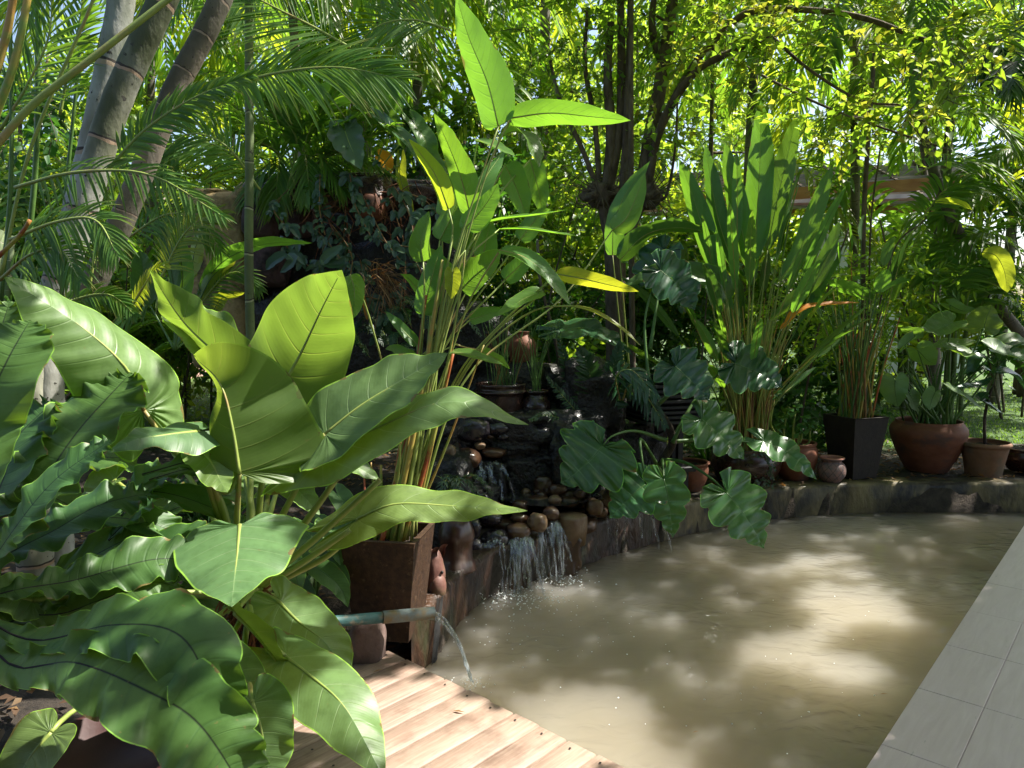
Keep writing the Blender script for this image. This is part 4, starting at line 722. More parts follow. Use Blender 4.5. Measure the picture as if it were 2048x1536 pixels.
b_([(-60, 950, 2.1), (-30, 800, 2.2), (-10, 700, 2.3), (20, 600, 2.4)], 60, (.2, -.7, .6), T=.4, seed=41)
pr_ = P(215, 1500, 1.95); pr_[2] = .12
mb = MB(); lathe(mb, [(.0, 0), (.13, 0), (.15, .02), (.2, .2), (.22, .3), (.225, .33), (.205, .33), (.2, .28), (.0, .27)], pr_, 40)
o = mb.build('round_pot', solid('dark_red_pot', (.03, .008, .007), (.055, .015, .012), 6, .5, bs=.2), at=pr_); tag(o, 'dark red round pot in the shade under the wavy fern leaves', 'pot')
rr = random.Random(15)
for k in range(24):
    x = rr.uniform(-20, 430); y = rr.uniform(900, 1190); Yd = 2.35+rr.uniform(0, .5); dx = rr.uniform(60, 190); dy = rr.uniform(-110, 60)
    hero(B, 'strap', [(x-dx*.8, y-dy*.5+30, Yd-.1), (x, y, Yd), (x+dx*.6, y+dy*.6, Yd+.05), (x+dx, y+dy+20, Yd+.1)], rr.uniform(32, 56), (rr.uniform(-.3, .3), -.5, .85), mat=M['nest'], smat=M['blackpot'], ruf=.14, nr=6, nt_=60, nv=6, corr=.01, ncorr=20, T=rr.random()*.6, seed=500+k)
for k in range(16):   # dark filler leaves added to deepen the shade between stalks and brown pot
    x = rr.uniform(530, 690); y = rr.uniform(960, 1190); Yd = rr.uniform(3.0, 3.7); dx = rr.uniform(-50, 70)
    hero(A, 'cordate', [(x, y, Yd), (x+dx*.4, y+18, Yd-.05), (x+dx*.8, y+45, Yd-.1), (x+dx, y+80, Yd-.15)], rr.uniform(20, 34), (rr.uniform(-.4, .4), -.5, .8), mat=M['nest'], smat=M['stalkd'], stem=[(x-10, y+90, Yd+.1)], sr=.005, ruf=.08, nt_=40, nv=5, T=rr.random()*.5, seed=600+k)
# ------------------------------------------------------------------ pipe, stone, netting, urn, clay face
pa = P(560, 1252, 2.75); pb = P(868, 1226, 3.0); pd = nrm(pb-pa)
pipe = empty('drain_pipe', pa, 'weathered teal plastic pipe pouring water into the pool in front of the brown square pot', 'pipe')
def hollow(mb, a, b, r, th=.004, seg=24):
    p = np.array([a, b]); T = nrm(b-a); N = nrm(np.cross(T, [0, 0, 1])); Bn = np.cross(T, N); an = np.linspace(0, 2*np.pi, seg, endpoint=False)
    ring = lambda c, q: c+q*(np.cos(an)[:, None]*N+np.sin(an)[:, None]*Bn); V = np.vstack([ring(a, r), ring(b, r), ring(b, r-th), ring(a+(b-a)*.1, r-th)]); j = np.arange(seg); j2 = (j+1) % seg
    F = np.vstack([np.stack([k*seg+j, k*seg+j2, (k+1)*seg+j2, (k+1)*seg+j], 1) for k in range(3)]); return mb.add(V, F)
mb = MB(); hollow(mb, pa, pb-pd*.10, .0225); mb.build('pipe_tube', M['pipe'], pipe)
mb = MB(); hollow(mb, pb-pd*.22, pb, .0262, .004); mb.build('pipe_socket', M['pipeg'], pipe)
pa2 = P(560, 1292, 2.8); pb2 = P(690, 1268, 2.9); mb = MB(); hollow(mb, pa2, pb2, .02); tag(mb.build('pipe_stub', M['pipe'], at=pa2), 'short teal pipe end below the long pipe, behind the leaves', 'pipe')
mb = MB(); q = [pb+np.array([-.02, 0, -.008]), pb+np.array([.02, .0, -.012]), P(903, 1262, 2.98), P(925, 1305, 2.95), G(944, 1362, 0)-[0, 0, .01]]; addtube(mb, q, [.014, .011, .0085, .008, .0075, .006], 10, n=30, cap=False)
rr = random.Random(2)
for k in range(5): addtube(mb, [p+np.array([rr.uniform(-.011, .011), rr.uniform(-.011, .0), rr.uniform(-.006, .006)]) for p in spl(q, 6)], [.0025, .0018], 5, n=16, cap=False)
tag(mb.build('water_jet', M['fall'], at=pb), 'smooth jet of water arching from the teal pipe mouth', 'water jet')
mb = MB(); sp_ = P(735, 1285, 2.98); rock(mb, sp_, (.078, .085, .12), 4, 4, .12, flat=.1, freq=1.2); tag(mb.build('boulder', M['gstone'], at=sp_), 'egg-shaped pinkish-brown stone at the corner of the deck under the pipe', 'stone')
mb = MB(); a = P(868, 1180, 3.55); b = P(846, 1385, 3.2); S = nrm(P(900, 1180, 3.5)-P(862, 1200, 3.3)); wv = .085; hgt_ = .36
def netpt(u, v): 
    t = P(880, 1195, 3.42); return t+S*(u-.5)*wv*(1-.3*v)+np.array([-.03*v, -.06*v+.008*math.sin(u*9+v*14), -hgt_*v])
for k in range(-14, 12):
    for sgn in (1, -1):
        pts = []
        for t in np.linspace(0, 1, 22):
            v = t; u = (k/12+sgn*t*1.8) if sgn > 0 else (k/12+1.9-t*1.8)
            if 0 <= u <= 1: pts.append(netpt(u, v))
        if len(pts) > 2: addtube(mb, pts, [.0011], 4, n=len(pts)*2, cap=False)
tag(mb.build('plastic_netting', M['mesh'], at=netpt(.5, 0)), 'strip of black plastic netting hanging down the wall below the pipe mouth', 'netting')
ub = P(912, 1160, 3.98); ub[2] = .23; s = .0027*3.98/4
urn = empty('clay_urn', ub, 'tall wet brown clay urn standing on the wall beside the waterfall', 'urn')
mb = MB(); lathe(mb, [(.0, 0), (.10, .0), (.105, .03), (.09, .08), (.088, .14), (.10, .2), (.082, .27), (.05, .315), (.04, .34), (.055, .36), (.048, .362), (.034, .34)], ub, 36, .04, smoothn=50); mb.build('urn_body', M['urn'], urn)
fb = P(868, 1150, 3.62); fig = empty('animal_ornament', (fb[0], fb[1], .22), 'small pink clay animal head peeping out behind the brown square pot', 'ornament')
mb = MB(); rock(mb, fb, (.055, .07, .14), 3, 4, .12); rock(mb, fb+[.02, -.03, -.05], (.045, .06, .075), 6, 3, .08); mb.build('head', M['figure'], fig)
mb = MB()
for s_ in (0, 1):
    c = fb+np.array([.0+.035*s_, -.01+.05*s_, .10]); V, F, U, _, _ = leafgeo([c, c+[.015, -.02, .04], c+[.035, -.03, .055]], .028, (0, -1, .2), shape='heart', nt_=16, nv=4, fold=.5, curl=.6); mb.add(V, F, U)
mb.build('ear', M['figure'], fig)
mb = MB(); rock(mb, fb+[.045, -.045, .03], (.008, .008, .009), 1, 2, 0); mb.build('eye', M['blackpot'], fig)
# ------------------------------------------------------------------ row of pots on the far wall
def rpot(px, py, Y, prof, mat, name, label, cat='pot', wob=.01, soil=None, seg=44):
    c = G(px, py, .25); c = P(px, py, Y); c[2] = .25
    mb = MB(); lathe(mb, prof, c, seg, wob, smoothn=60); root = empty(name, c, label, cat, None); mb.build('pot', mat, root)
    if soil: mb = MB(); disc(mb, c+[0, 0, soil[1]], soil[0], 20, rng=random.Random(px), rough=.012); mb.build('soil', M['soil'], root)
    return root, c
potG, cG = rpot(1852, 955, 6.55, [(.0, 0), (.17, 0), (.18, .015), (.25, .15), (.305, .30), (.312, .37), (.28, .42), (.27, .425), (.272, .445), (.265, .452), (.255, .44), (.25, .38), (.0, .36)], M['terra'], 'potted_plant', 'elephant-ear plant in the big round terracotta pot, widest of the row', 'potted plant', soil=(.25, .39))
potH, cH = rpot(1966, 955, 6.35, [(.0, 0), (.135, 0), (.14, .01), (.155, .1), (.175, .2), (.185, .25), (.20, .255), (.205, .275), (.195, .29), (.18, .288), (.175, .25), (.0, .235)], M['terral'], 'potted_plant', 'thin young tree with drooping leaves in the flared terracotta pot', 'potted plant', soil=(.17, .25))
potI, cI = rpot(1587, 972, 6.2, [(.0, 0), (.11, 0), (.12, .012), (.165, .1), (.185, .2), (.18, .25), (.165, .285), (.175, .30), (.17, .315), (.155, .31), (.15, .27), (.0, .26)], M['terra'], 'potted_plant', 'pale fleshy-stalked plant in the plain terracotta pot behind the folded leaf', 'potted plant', soil=(.15, .275))
potJ, cJ = rpot(1662, 968, 6.08, [(.0, 0), (.065, .0), (.075, .008), (.105, .05), (.113, .1), (.10, .145), (.078, .165), (.074, .175), (.095, .19), (.1, .2), (.092, .208), (.078, .203), (.07, .18), (.06, .1)], None or M['terral'], 'small_jar', 'small round-bellied jar with a pink rim and scratched diamond pattern', 'jar')
jm = solid('grey_pink_jar', (.14, .12, .115), (.30, .16, .13), 30, .7, bs=.3); jn = jm.node_tree
potJ.children[0].data.materials[0] = jm
g = NG(jn); uvs = g.n('SeparateXYZ', {0: g.n('UVMap').outputs[0]}); pr = [n for n in jn.nodes if n.type == 'BSDF_PRINCIPLED'][0]
z1 = g.math('ABSOLUTE', g.math('SUBTRACT', g.math('FRACT', g.math('MULTIPLY', uvs.outputs[0], 10.)), .5)); zz = g.math('ABSOLUTE', g.math('SUBTRACT', g.math('FRACT', g.math('MULTIPLY', uvs.outputs[1], 5.)), .5))
ln = g.math('LESS_THAN', g.math('ABSOLUTE', g.math('SUBTRACT', z1, zz)), .06); ln = g.math('MULTIPLY', ln, g.math('LESS_THAN', uvs.outputs[1], .66))
old = pr.inputs['Base Color'].links[0].from_socket; c1 = g.mix(g.math('MULTIPLY', ln, .8), old, (.09, .07, .065)); c1 = g.mix(g.math('GREATER_THAN', uvs.outputs[1], .7), c1, (.40, .17, .12)); jn.links.new(c1, pr.inputs['Base Color'])
potD, cD = rpot(1488, 980, 6.1, [(.0, 0), (.2, 0), (.22, .015), (.275, .1), (.29, .18), (.27, .25), (.25, .275), (.262, .29), (.258, .3), (.24, .295), (.23, .25), (.0, .24)], M['glaze'], 'potted_plant', 'tall clump of upright ginger leaves on orange-brown canes in a low dark glazed pot', 'potted plant', soil=(.23, .25))
potK, cK = rpot(1376, 975, 5.8, [(.0, 0), (.10, 0), (.11, .01), (.14, .08), (.155, .15), (.15, .2), (.165, .215), (.16, .228), (.14, .22), (.13, .18), (.0, .17)], M['terra'], 'round_pot', 'low terracotta pot mostly hidden behind the pale lobed leaf', 'pot', soil=(.13, .19))
potL, cL = rpot(2050, 955, 6.5, [(.0, 0), (.12, 0), (.16, .04), (.2, .11), (.205, .15), (.19, .18), (.2, .2), (.19, .212), (.17, .2), (.0, .17)], M['glaze'], 'bowl_pot', 'low black bowl pot at the far right end of the wall', 'pot', soil=(.16, .19))
cF = P(1718, 968, 6.15); cF[2] = .25; potF = empty('potted_plant', cF, 'bundle of tall thin stalks in the tall black square planter', 'potted plant')
mb = MB(); square_pot(mb, cF+[0, .12, 0], .125, .185, .53, .35); mb.build('pot', M['blackpot'], potF, smooth=False)
mb = MB(); disc(mb, cF+[0, .12, .49], .165, 16, rng=random.Random(1), rough=.015); mb.build('soil', M['soil'], potF)
# dark pots with reeds on the ledge
def reeds(root, c, n, hmin, hmax, sp, mat, r=.004, seed=0, nm='stalk', lean=.35):
    rr = random.Random(seed)
    for k in range(n):
        mb = MB(); a = rr.uniform(0, 6.28); q = rr.uniform(0, sp); b = c+np.array([q*math.cos(a), q*math.sin(a), 0]); h = rr.uniform(hmin, hmax); l = rr.uniform(-lean, lean); l2 = rr.uniform(-lean, lean)*.5
        addtube(mb, [b, b+np.array([l*h*.4, l2*h*.4, h*.5]), b+np.array([l*h, l2*h, h])], [r, r*.9, r*.6], 5, n=8, cap=False); mb.build(nm, mat, root)
c = P(1002, 835, 5.45); c[2] -= .02; r1 = empty('potted_reeds', c, 'clump of thin reeds in the wider black glazed pot above the ledge', 'potted plant')
mb = MB(); lathe(mb, [(.0, 0), (.16, 0), (.175, .03), (.18, .12), (.185, .2), (.2, .21), (.2, .225), (.18, .235), (.19, .27), (.18, .28), (.165, .26), (.16, .2), (0, .19)], c, 40, smoothn=60); mb.build('pot', M['glaze'], r1); reeds(r1, c+[0, 0, .2], 34, .3, .75, .11, M['stalkd'], .0035, 3); reeds(r1, c+[0, 0, .2], 12, .2, .5, .1, M['stalkb'], .0035, 5, 'dry_stalk')
c = P(1072, 838, 5.4); c[2] -= .02; r1 = empty('potted_reeds', c, 'clump of thin reeds in the narrow-necked black pot beside the wider one', 'potted plant')
mb = MB(); lathe(mb, [(.0, 0), (.08, 0), (.10, .04), (.112, .12), (.09, .18), (.075, .2), (.09, .22), (.088, .235), (.07, .225), (.06, .18)], c, 36, smoothn=50); mb.build('pot', M['glaze'], r1); reeds(r1, c+[0, 0, .19], 20, .3, .65, .05, M['stalkd'], .003, 6)
jr = P(1045, 700, 5.75); mb = MB(); lathe(mb, [(0, -.12), (.07, -.12), (.11, -.02), (.105, .06), (.06, .11), (.05, .13), (.065, .145), (.05, .14)], jr, 30, smoothn=40); tag(mb.build('clay_jar', M['terra'], at=jr-[0, 0, .12]), 'dull orange clay jar behind the reeds in shadow', 'jar')
mb = MB(); rock(mb, jr-[0, 0, .34], (.2, .16, .24), 5, 3, .2, flat=.4); tag(mb.build('jar_plinth_rock', M['rockd'], at=jr-[0, 0, .5]), 'black rock carrying the orange clay jar', 'rock')
# stone lantern
lc = P(1325, 850, 5.7); lc[2] = .24; lan = empty('garden_lantern', lc, 'black wooden garden lantern with a stepped slatted roof', 'lantern')
mb = MB()
for k in range(7): f = k/6; box(mb, lc+[0, 0, .75+.035*k], (.46*(1-f)+.10*f, .46*(1-f)+.10*f, .022), .3, .003)
for k in range(4): f = k/3; box(mb, lc+[0, 0, .60+.035*k], (.56-.1*f, .56-.1*f, .022), .3, .003)
mb.build('roof', M['slate'], lan, smooth=False)
mb = MB(); box(mb, lc+[0, 0, .66], (.2, .2, .3), .3)
for sx in (-1, 1):
    for sy in (-1, 1): box(mb, lc+[sx*.11, sy*.11, .4], (.04, .04, .4), .3)
mb.build('frame', M['slate'], lan, smooth=False); mb = MB(); box(mb, lc+[0, 0, .1], (.3, .3, .2), .3, .01); box(mb, lc+[0, 0, .22], (.38, .38, .04), .3, .005); mb.build('plinth', M['slate'], lan, smooth=False)
# ------------------------------------------------------------------ E: sprawling philodendron on the wall
tr = [P(1322, 965, 5.25), P(1325, 925, 5.2), P(1345, 885, 5.15), P(1335, 850, 5.15), P(1312, 815, 5.2), P(1302, 790, 5.2), P(1285, 740, 5.3)]
E = empty('philodendron', (tr[0][0], tr[0][1], .25), 'sprawling plant with large scalloped lobed leaves leaning over the pool wall', 'plant')
mb = MB(); addtube(mb, [tr[0]-[0, 0, .15]]+tr, [.032, .035, .028, .03, .024, .02], 10, n=60); mb.build('trunk', M['barkd'], E)
def e_(pts, hw, n0, stem, mat='phil', **kw):
    kw.setdefault('lobe', .38); kw.setdefault('nl', 6); kw.setdefault('ruf', .05); kw.setdefault('nr', 6); kw.setdefault('corr', .03); kw.setdefault('ncorr', 9); kw.setdefault('nt_', 100); kw.setdefault('nv', 9); kw.setdefault('fold', .1); kw.setdefault('curl', -.15); kw.setdefault('k', .05)
    return hero(E, 'shield', pts, hw, n0, mat=M[mat], smat=M['stalkd'], stem=[tuple(P(*s))+(0, 0) for s in stem], sr=.011, **kw)
e_([(1205, 892, 4.75), (1185, 915, 4.72), (1155, 943, 4.7), (1121, 968, 4.68)], 82, (-.3, -.8, .5), [(1330, 880, 5.1), (1270, 862, 4.95), (1225, 872, 4.8)], T=.1, seed=50, label='large glossy leaf over the dark ledge with wet blue reflections')
e_([(1292, 968, 4.65), (1270, 985, 4.62), (1245, 1010, 4.6), (1219, 1037, 4.58)], 52, (-.3, -.8, .5), [(1325, 950, 5.15), (1300, 905, 4.95), (1280, 880, 4.85)], T=.7, seed=51)
e_([(1328, 958, 4.6), (1335, 990, 4.57), (1341, 1030, 4.54), (1346, 1075, 4.52)], 44, (.05, -.85, .45), [(1322, 930, 5.1), (1325, 920, 4.8)], T=.95, seed=52, label='palest lobed leaf hanging straight down over the wall')
e_([(1453, 985, 4.7), (1478, 1015, 4.66), (1505, 1055, 4.62), (1528, 1097, 4.6)], 66, (.2, -.85, .5), [(1325, 920, 5.15), (1370, 925, 5.0), (1420, 955, 4.85)], T=.8, seed=53, label='largest lobed leaf, its long tip reaching down to the muddy water')
e_([(1403, 838, 5.0), (1430, 860, 4.97), (1460, 890, 4.94), (1489, 920, 4.9)], 56, (.3, -.8, .55), [(1345, 885, 5.12), (1370, 842, 5.08)], T=.4, seed=54)
e_([(1350, 732, 5.1), (1372, 752, 5.07), (1396, 775, 5.04), (1418, 802, 5.0)], 55, (-.1, -.75, .65), [(1315, 810, 5.18), (1345, 785, 5.15), (1385, 768, 5.2)], 'phild', T=.6, seed=55)
e_([(1470, 727, 5.5), (1500, 738, 5.48), (1530, 752, 5.45), (1566, 775, 5.4)], 62, (-.1, -.7, .7), [(1345, 880, 5.15), (1390, 800, 5.3), (1440, 745, 5.5)], 'phild', T=.5, seed=56)
e_([(1527, 882, 5.4), (1560, 895, 5.35), (1595, 922, 5.3), (1634, 960, 5.25)], 34, (-.2, -.5, .85), [(1345, 883, 5.15), (1440, 878, 5.25), (1500, 884, 5.4)], T=.9, seed=57)
e_([(1320, 540, 5.6), (1345, 560, 5.6), (1370, 585, 5.6), (1390, 620, 5.6)], 55, (-.2, -.7, .7), [(1300, 790, 5.3), (1290, 640, 5.5)], 'phild', T=.6, seed=58)
e_([(1120, 660, 5.8), (1170, 655, 5.8), (1220, 675, 5.75), (1265, 710, 5.7)], 42, (.1, -.4, .9), [(1290, 760, 5.4), (1200, 720, 5.6)], 'phild', T=.4, seed=59)
e_([(1330, 500, 5.9), (1310, 520, 5.9), (1290, 545, 5.9), (1275, 580, 5.9)], 40, (-.2, -.7, .7), [(1300, 700, 5.5)], 'phild', T=.2, seed=60)
# ------------------------------------------------------------------ stalked lance leaves (ginger type clumps)
def clump(root, base, n, h0, h1, L0, L1, W0, W1, lean, mat, smat, seed, sp=.12, curl=-.1, nt_=26, nv=4, aim=None, tilt=.35, corr=.01, sr=.006, shape='lance', both=True):
    rr = random.Random(seed)
    for k in range(n):
        a = rr.uniform(0, 6.283) if aim is None else aim[k % len(aim)]; f = ((k+.5)/n)**.8; th = lean*f+rr.uniform(-.04, .04); h = h1-(h1-h0)*f**1.3+rr.uniform(-.12, .12)*(h1-h0); L = rr.uniform(L0, L1); W = rr.uniform(W0, W1)
        o = np.array([math.cos(a), math.sin(a), 0]); b = base+o*rr.uniform(0, sp); up = np.array([0, 0, 1.])
        p1 = b+up*h*.5+o*h*.5*math.tan(th)*.5; p2 = b+up*h+o*h*math.tan(th)*.85; d = nrm(up*math.cos(th*1.35)+o*math.sin(th*1.35)); dr = rr.uniform(.05, .3)
        mid = [p2, p2+d*L*.35, p2+nrm(d+o*.15*dr)*L*.7-up*dr*L*.05, p2+nrm(d+o*.35*dr)*L-up*dr*L*.25]
        nn = nrm(-o*math.cos(th*1.35)+up*math.sin(th*1.35)+np.array([rr.uniform(-tilt, tilt), rr.uniform(-tilt, tilt), 0]))
        V, F, U, mp, N = leafgeo(mid, W, nn, None, shape, nt_=nt_, nv=nv, fold=rr.uniform(.05, .4), curl=curl, ruf=.04, nr=3, corr=corr, ncorr=18, seed=seed*100+k)
        mb = MB(); mb.add(V, F, U, rr.random()); lf = mb.build('leaf', mat, root)
        st = MB(); addtube(st, [b, p1, p2]+[mp[i]-N[i]*.002 for i in (12, 24, 36, 46)], [sr*1.4, sr, sr*.8, sr*.4, sr*.2], 6, n=22, cap=False); st.build('leaf_stalk', smat if not callable(smat) else smat(rr), lf)
clump(potD, cD+[0, .05, .24], 50, .55, 1.65, .35, .75, .026, .050, .72, M['heli'], lambda r: M[r.choice(['stalky', 'stalk', 'stalkd'])], 5, sp=.16, tilt=1.1)
def one(root, pts, hw, n0, mat='heli', smat='stalk', stem=(), shape='lance', **kw): return hero(root, shape, pts, hw, n0, mat=M[mat], smat=M[smat], stem=[tuple(q)+(0, 0) if not isinstance(q, tuple) else tuple(P(*q))+(0, 0) for q in stem], **kw)
bD = cD+[0, 0, .25]
one(potD, [(1510, 520, 6.1), (1515, 420, 6.1), (1520, 320, 6.12), (1522, 200, 6.15)], 28, (.1, .9, .1), stem=[bD], seed=61)
one(potD, [(1535, 500, 6.1), (1555, 400, 6.1), (1578, 300, 6.1), (1592, 232, 6.1)], 25, (-.5, -.8, .2), stem=[bD], seed=62, label='upright leaf with a silvery sunlit face at the top of the clump')
one(potD, [(1500, 540, 6.1), (1480, 440, 6.1), (1465, 370, 6.1), (1450, 285, 6.1)], 22, (.1, .9, .1), stem=[bD], seed=63)
one(potD, [(1440, 560, 6.1), (1410, 470, 6.1), (1385, 390, 6.1), (1358, 318, 6.1)], 23, (.1, .9, .1), stem=[bD], seed=64)
one(potD, [(1470, 540, 6.1), (1440, 450, 6.1), (1425, 380, 6.1), (1410, 290, 6.1)], 21, (.3, .8, .1), stem=[bD], seed=65)
one(potD, [(1560, 560, 6.0), (1600, 500, 6.0), (1630, 420, 6.0), (1665, 330, 6.0)], 20, (.2, .9, .1), stem=[bD], seed=66)
one(potD, [(1540, 640, 6.0), (1590, 600, 6.0), (1640, 550, 6.0), (1680, 440, 6.0)], 20, (-.2, .7, .6), stem=[bD], seed=67)
one(potD, [(1560, 660, 5.9), (1600, 620, 5.9), (1650, 610, 5.9), (1720, 605, 5.9)], 13, (0, -.3, 1), 'orange', stem=[bD], seed=68, label='yellowed leaf pointing right at mid height')
one(potD, [(1455, 600, 5.9), (1430, 560, 5.85), (1330, 545, 5.8), (1245, 572, 5.75)], 30, (0, -.75, .6), stem=[bD], seed=69, shape='ovate')
one(potD, [(1240, 520, 6.0), (1290, 470, 6.0), (1360, 455, 6.0), (1440, 470, 5.9)], 25, (0, .55, .8), stem=[(1260, 760, 6.2)], seed=70, shape='ovate')
one(potD, [(1225, 510, 6.0), (1228, 450, 6.0), (1250, 390, 6.0), (1300, 322, 6.0)], 23, (.2, .9, .1), stem=[(1250, 760, 6.2)], seed=71, shape='ovate', label='bright backlit leaf standing in front of the forked trunk')
reeds(potD, cD+[0, 0, .24], 60, .5, 1.3, .17, M['stalky'], .0065, 9, 'cane', .2); reeds(potD, cD+[0, -.05, .24], 45, .3, .8, .15, M['stalkb'], .0075, 12, 'dry_cane', .18); reeds(potD, cD+[0, 0, .24], 30, .8, 1.5, .16, M['stalk'], .005, 13, 'green_cane', .25)
# F: stalks in the black planter
clump(potF, cF+[0, .12, .49], 12, .9, 1.5, .2, .4, .04, .07, .35, M['heli'], lambda r: M[r.choice(['stalky', 'stalkd', 'stalkr'])], 15, sp=.13)
one(potF, [(1745, 600, 6.2), (1720, 590, 6.2), (1690, 578, 6.2), (1655, 560, 6.2)], 24, (0, .4, .9), stem=[cF+[0, .1, .5]], seed=81)
one(potF, [(1730, 590, 6.2), (1760, 585, 6.2), (1790, 570, 6.2), (1822, 560, 6.2)], 22, (0, .4, .9), stem=[cF+[0, .1, .5]], seed=82)
for (r, n, mt, nm, sd, le, h) in ((.009, 12, 'stalky', 'stalk', 3, .28, .8), (.008, 8, 'stalkr', 'red_stalk', 4, .3, .95), (.008, 10, 'stalkd', 'green_stalk', 5, .22, 1.1), (.009, 7, 'stalkb', 'dry_stalk', 6, .3, .55), (.006, 12, 'stalkd', 'thin_stalk', 8, .32, 1.2)): reeds(potF, cF+[0, .12, .49], n, h*.6, h, .15, M[mt], r, sd, nm, le)
# G: elephant ears in the big pot
bG = cG+[0, 0, .39]
def g_(pts, hw, n0, mat='anth', **kw):
    kw.setdefault('fold', .12); o = bG+np.array([PV.uniform(-.15, .15), PV.uniform(-.12, .1), 0]); m0 = P(*pts[0]); md = (o+m0)/2+np.array([(o[0]-m0[0])*-.12, 0, .04])
    return hero(potG, 'heart', pts, hw, n0, mat=M[mat], smat=M['stalkd'], stem=[tuple(o)+(0, 0), tuple(md)+(0, 0)], sr=.0095, ruf=.06, nr=3, nt_=44, nv=6, corr=.01, **kw)
g_([(1905, 645, 6.4), (1885, 655, 6.4), (1862, 662, 6.4), (1840, 657, 6.4)], 36, (-.1, -.45, .85), T=.2, seed=90)
g_([(1968, 655, 6.6), (1972, 640, 6.6), (1976, 628, 6.6), (1985, 610, 6.6)], 34, (0, .9, .3), 'anth_u', T=.6, seed=91, label='small upright leaf glowing bright yellow-green')
g_([(1900, 700, 6.3), (1918, 706, 6.3), (1935, 712, 6.25), (1952, 708, 6.2)], 30, (0, -.35, 1), T=.9, seed=92)
g_([(1890, 695, 6.5), (1915, 690, 6.5), (1935, 685, 6.5), (1955, 682, 6.5)], 26, (.1, -.3, 1), T=.8, seed=93)
g_([(1835, 700, 6.5), (1845, 710, 6.5), (1855, 720, 6.5), (1872, 730, 6.5)], 30, (.1, .5, .8), T=.7, seed=94)
g_([(1810, 690, 6.4), (1820, 680, 6.4), (1830, 670, 6.4), (1800, 655, 6.4)], 22, (.1, .5, .8), T=.7, seed=95)
g_([(1990, 700, 6.2), (2015, 708, 6.2), (2040, 712, 6.2), (2080, 715, 6.2)], 36, (0, -.45, .9), T=.3, seed=96)
g_([(2010, 695, 6.4), (2030, 685, 6.4), (2050, 690, 6.4), (2080, 700, 6.4)], 30, (0, -.45, .9), T=.2, seed=97)
g_([(1820, 790, 6.3), (1825, 800, 6.3), (1828, 810, 6.3), (1833, 822, 6.3)], 20, (.3, -.8, .4), T=.3, seed=98)
g_([(1870, 785, 6.2), (1865, 795, 6.2), (1862, 805, 6.2), (1858, 820, 6.2)], 20, (-.3, .8, .4), T=.5, seed=99)
g_([(1905, 780, 6.1), (1925, 792, 6.1), (1945, 805, 6.1), (1968, 820, 6.1)], 17, (0, -.4, .9), T=.2, seed=100)
g_([(1790, 760, 6.4), (1790, 780, 6.4), (1792, 795, 6.4), (1796, 815, 6.4)], 28, (-.2, .8, .3), T=.6, seed=101)
g_([(1900, 610, 6.7), (1920, 620, 6.7), (1935, 622, 6.7), (1955, 618, 6.7)], 16, (0, .6, .7), T=.6, seed=102)
reeds(potG, bG, 34, .3, .62, .2, M['stalkd'], .0085, 21, 'stalk', .75)
# H: young tree
mb = MB(); t0 = cH+[0, 0, .24]; addtube(mb, [t0, P(1970, 830, 6.35), P(1985, 770, 6.35), P(1998, 720, 6.35)], [.014, .012, .009], 8); mb.build('stem', M['barkd'], potH)
for k, (pts, hw) in enumerate([([(1990, 745, 6.3), (2015, 745, 6.3), (2035, 760, 6.3), (2060, 800, 6.3)], 22), ([(1985, 755, 6.3), (1960, 770, 6.3), (1925, 775, 6.2), (1905, 782, 6.2)], 12), ([(1992, 735, 6.3), (1975, 720, 6.3), (1955, 715, 6.3), (1935, 755, 6.3)], 14),
    ([(1975, 785, 6.3), (1965, 800, 6.3), (1990, 820, 6.3), (2008, 828, 6.3)], 17), ([(1998, 722, 6.3), (2010, 700, 6.3), (2030, 690, 6.3), (2050, 685, 6.3)], 14), ([(1990, 750, 6.3), (1970, 738, 6.3), (1945, 742, 6.3), (1925, 750, 6.3)], 12)]): one(potH, pts, hw, (0, -.3, .9), 'phild', 'stalkd', stem=[P(1985, 770, 6.35)], seed=110+k, sr=.003)
# I: fleshy stalked plant
for k, (x, y) in enumerate([(1560, 850), (1572, 835), (1590, 828), (1605, 850), (1548, 800), (1620, 862), (1555, 870), (1598, 870)]):
    o = cI+[0, 0, .27]; mb = MB(); p = P(x, y, 6.15); addtube(mb, [o, (o+p)/2+np.array([(p[0]-o[0])*.5, 0, -.04]), p], [.009, .007], 7); mb.build('stalk', M['stalk'], potI); one(potI, [(x, y, 6.15), (x+4, y-8, 6.12), (x+8, y-14, 6.1), (x+16, y-12, 6.06)], 13, (0, -.5, .8), 'phil', 'stalk', seed=120+k, shape='heart', nt_=16, nv=4)
# creeping vine on pot D
mb = MB(); rgn = np.random.RandomState(7); bp = np.array([P(1520+rgn.uniform(-12, 30), rgn.uniform(895, 985), 5.83) for _ in range(150)]); simple_leaves(mb, bp, rgn.normal(0, 1, (150, 3))*[1, .3, 1], np.tile([0, -1, .3], (150, 1)), .03, .011, rgn)
tag(mb.build('creeper', M['vine'], at=P(1530, 985, 5.85)), 'small-leaved creeper trailing down the dark glazed pot', 'creeper')
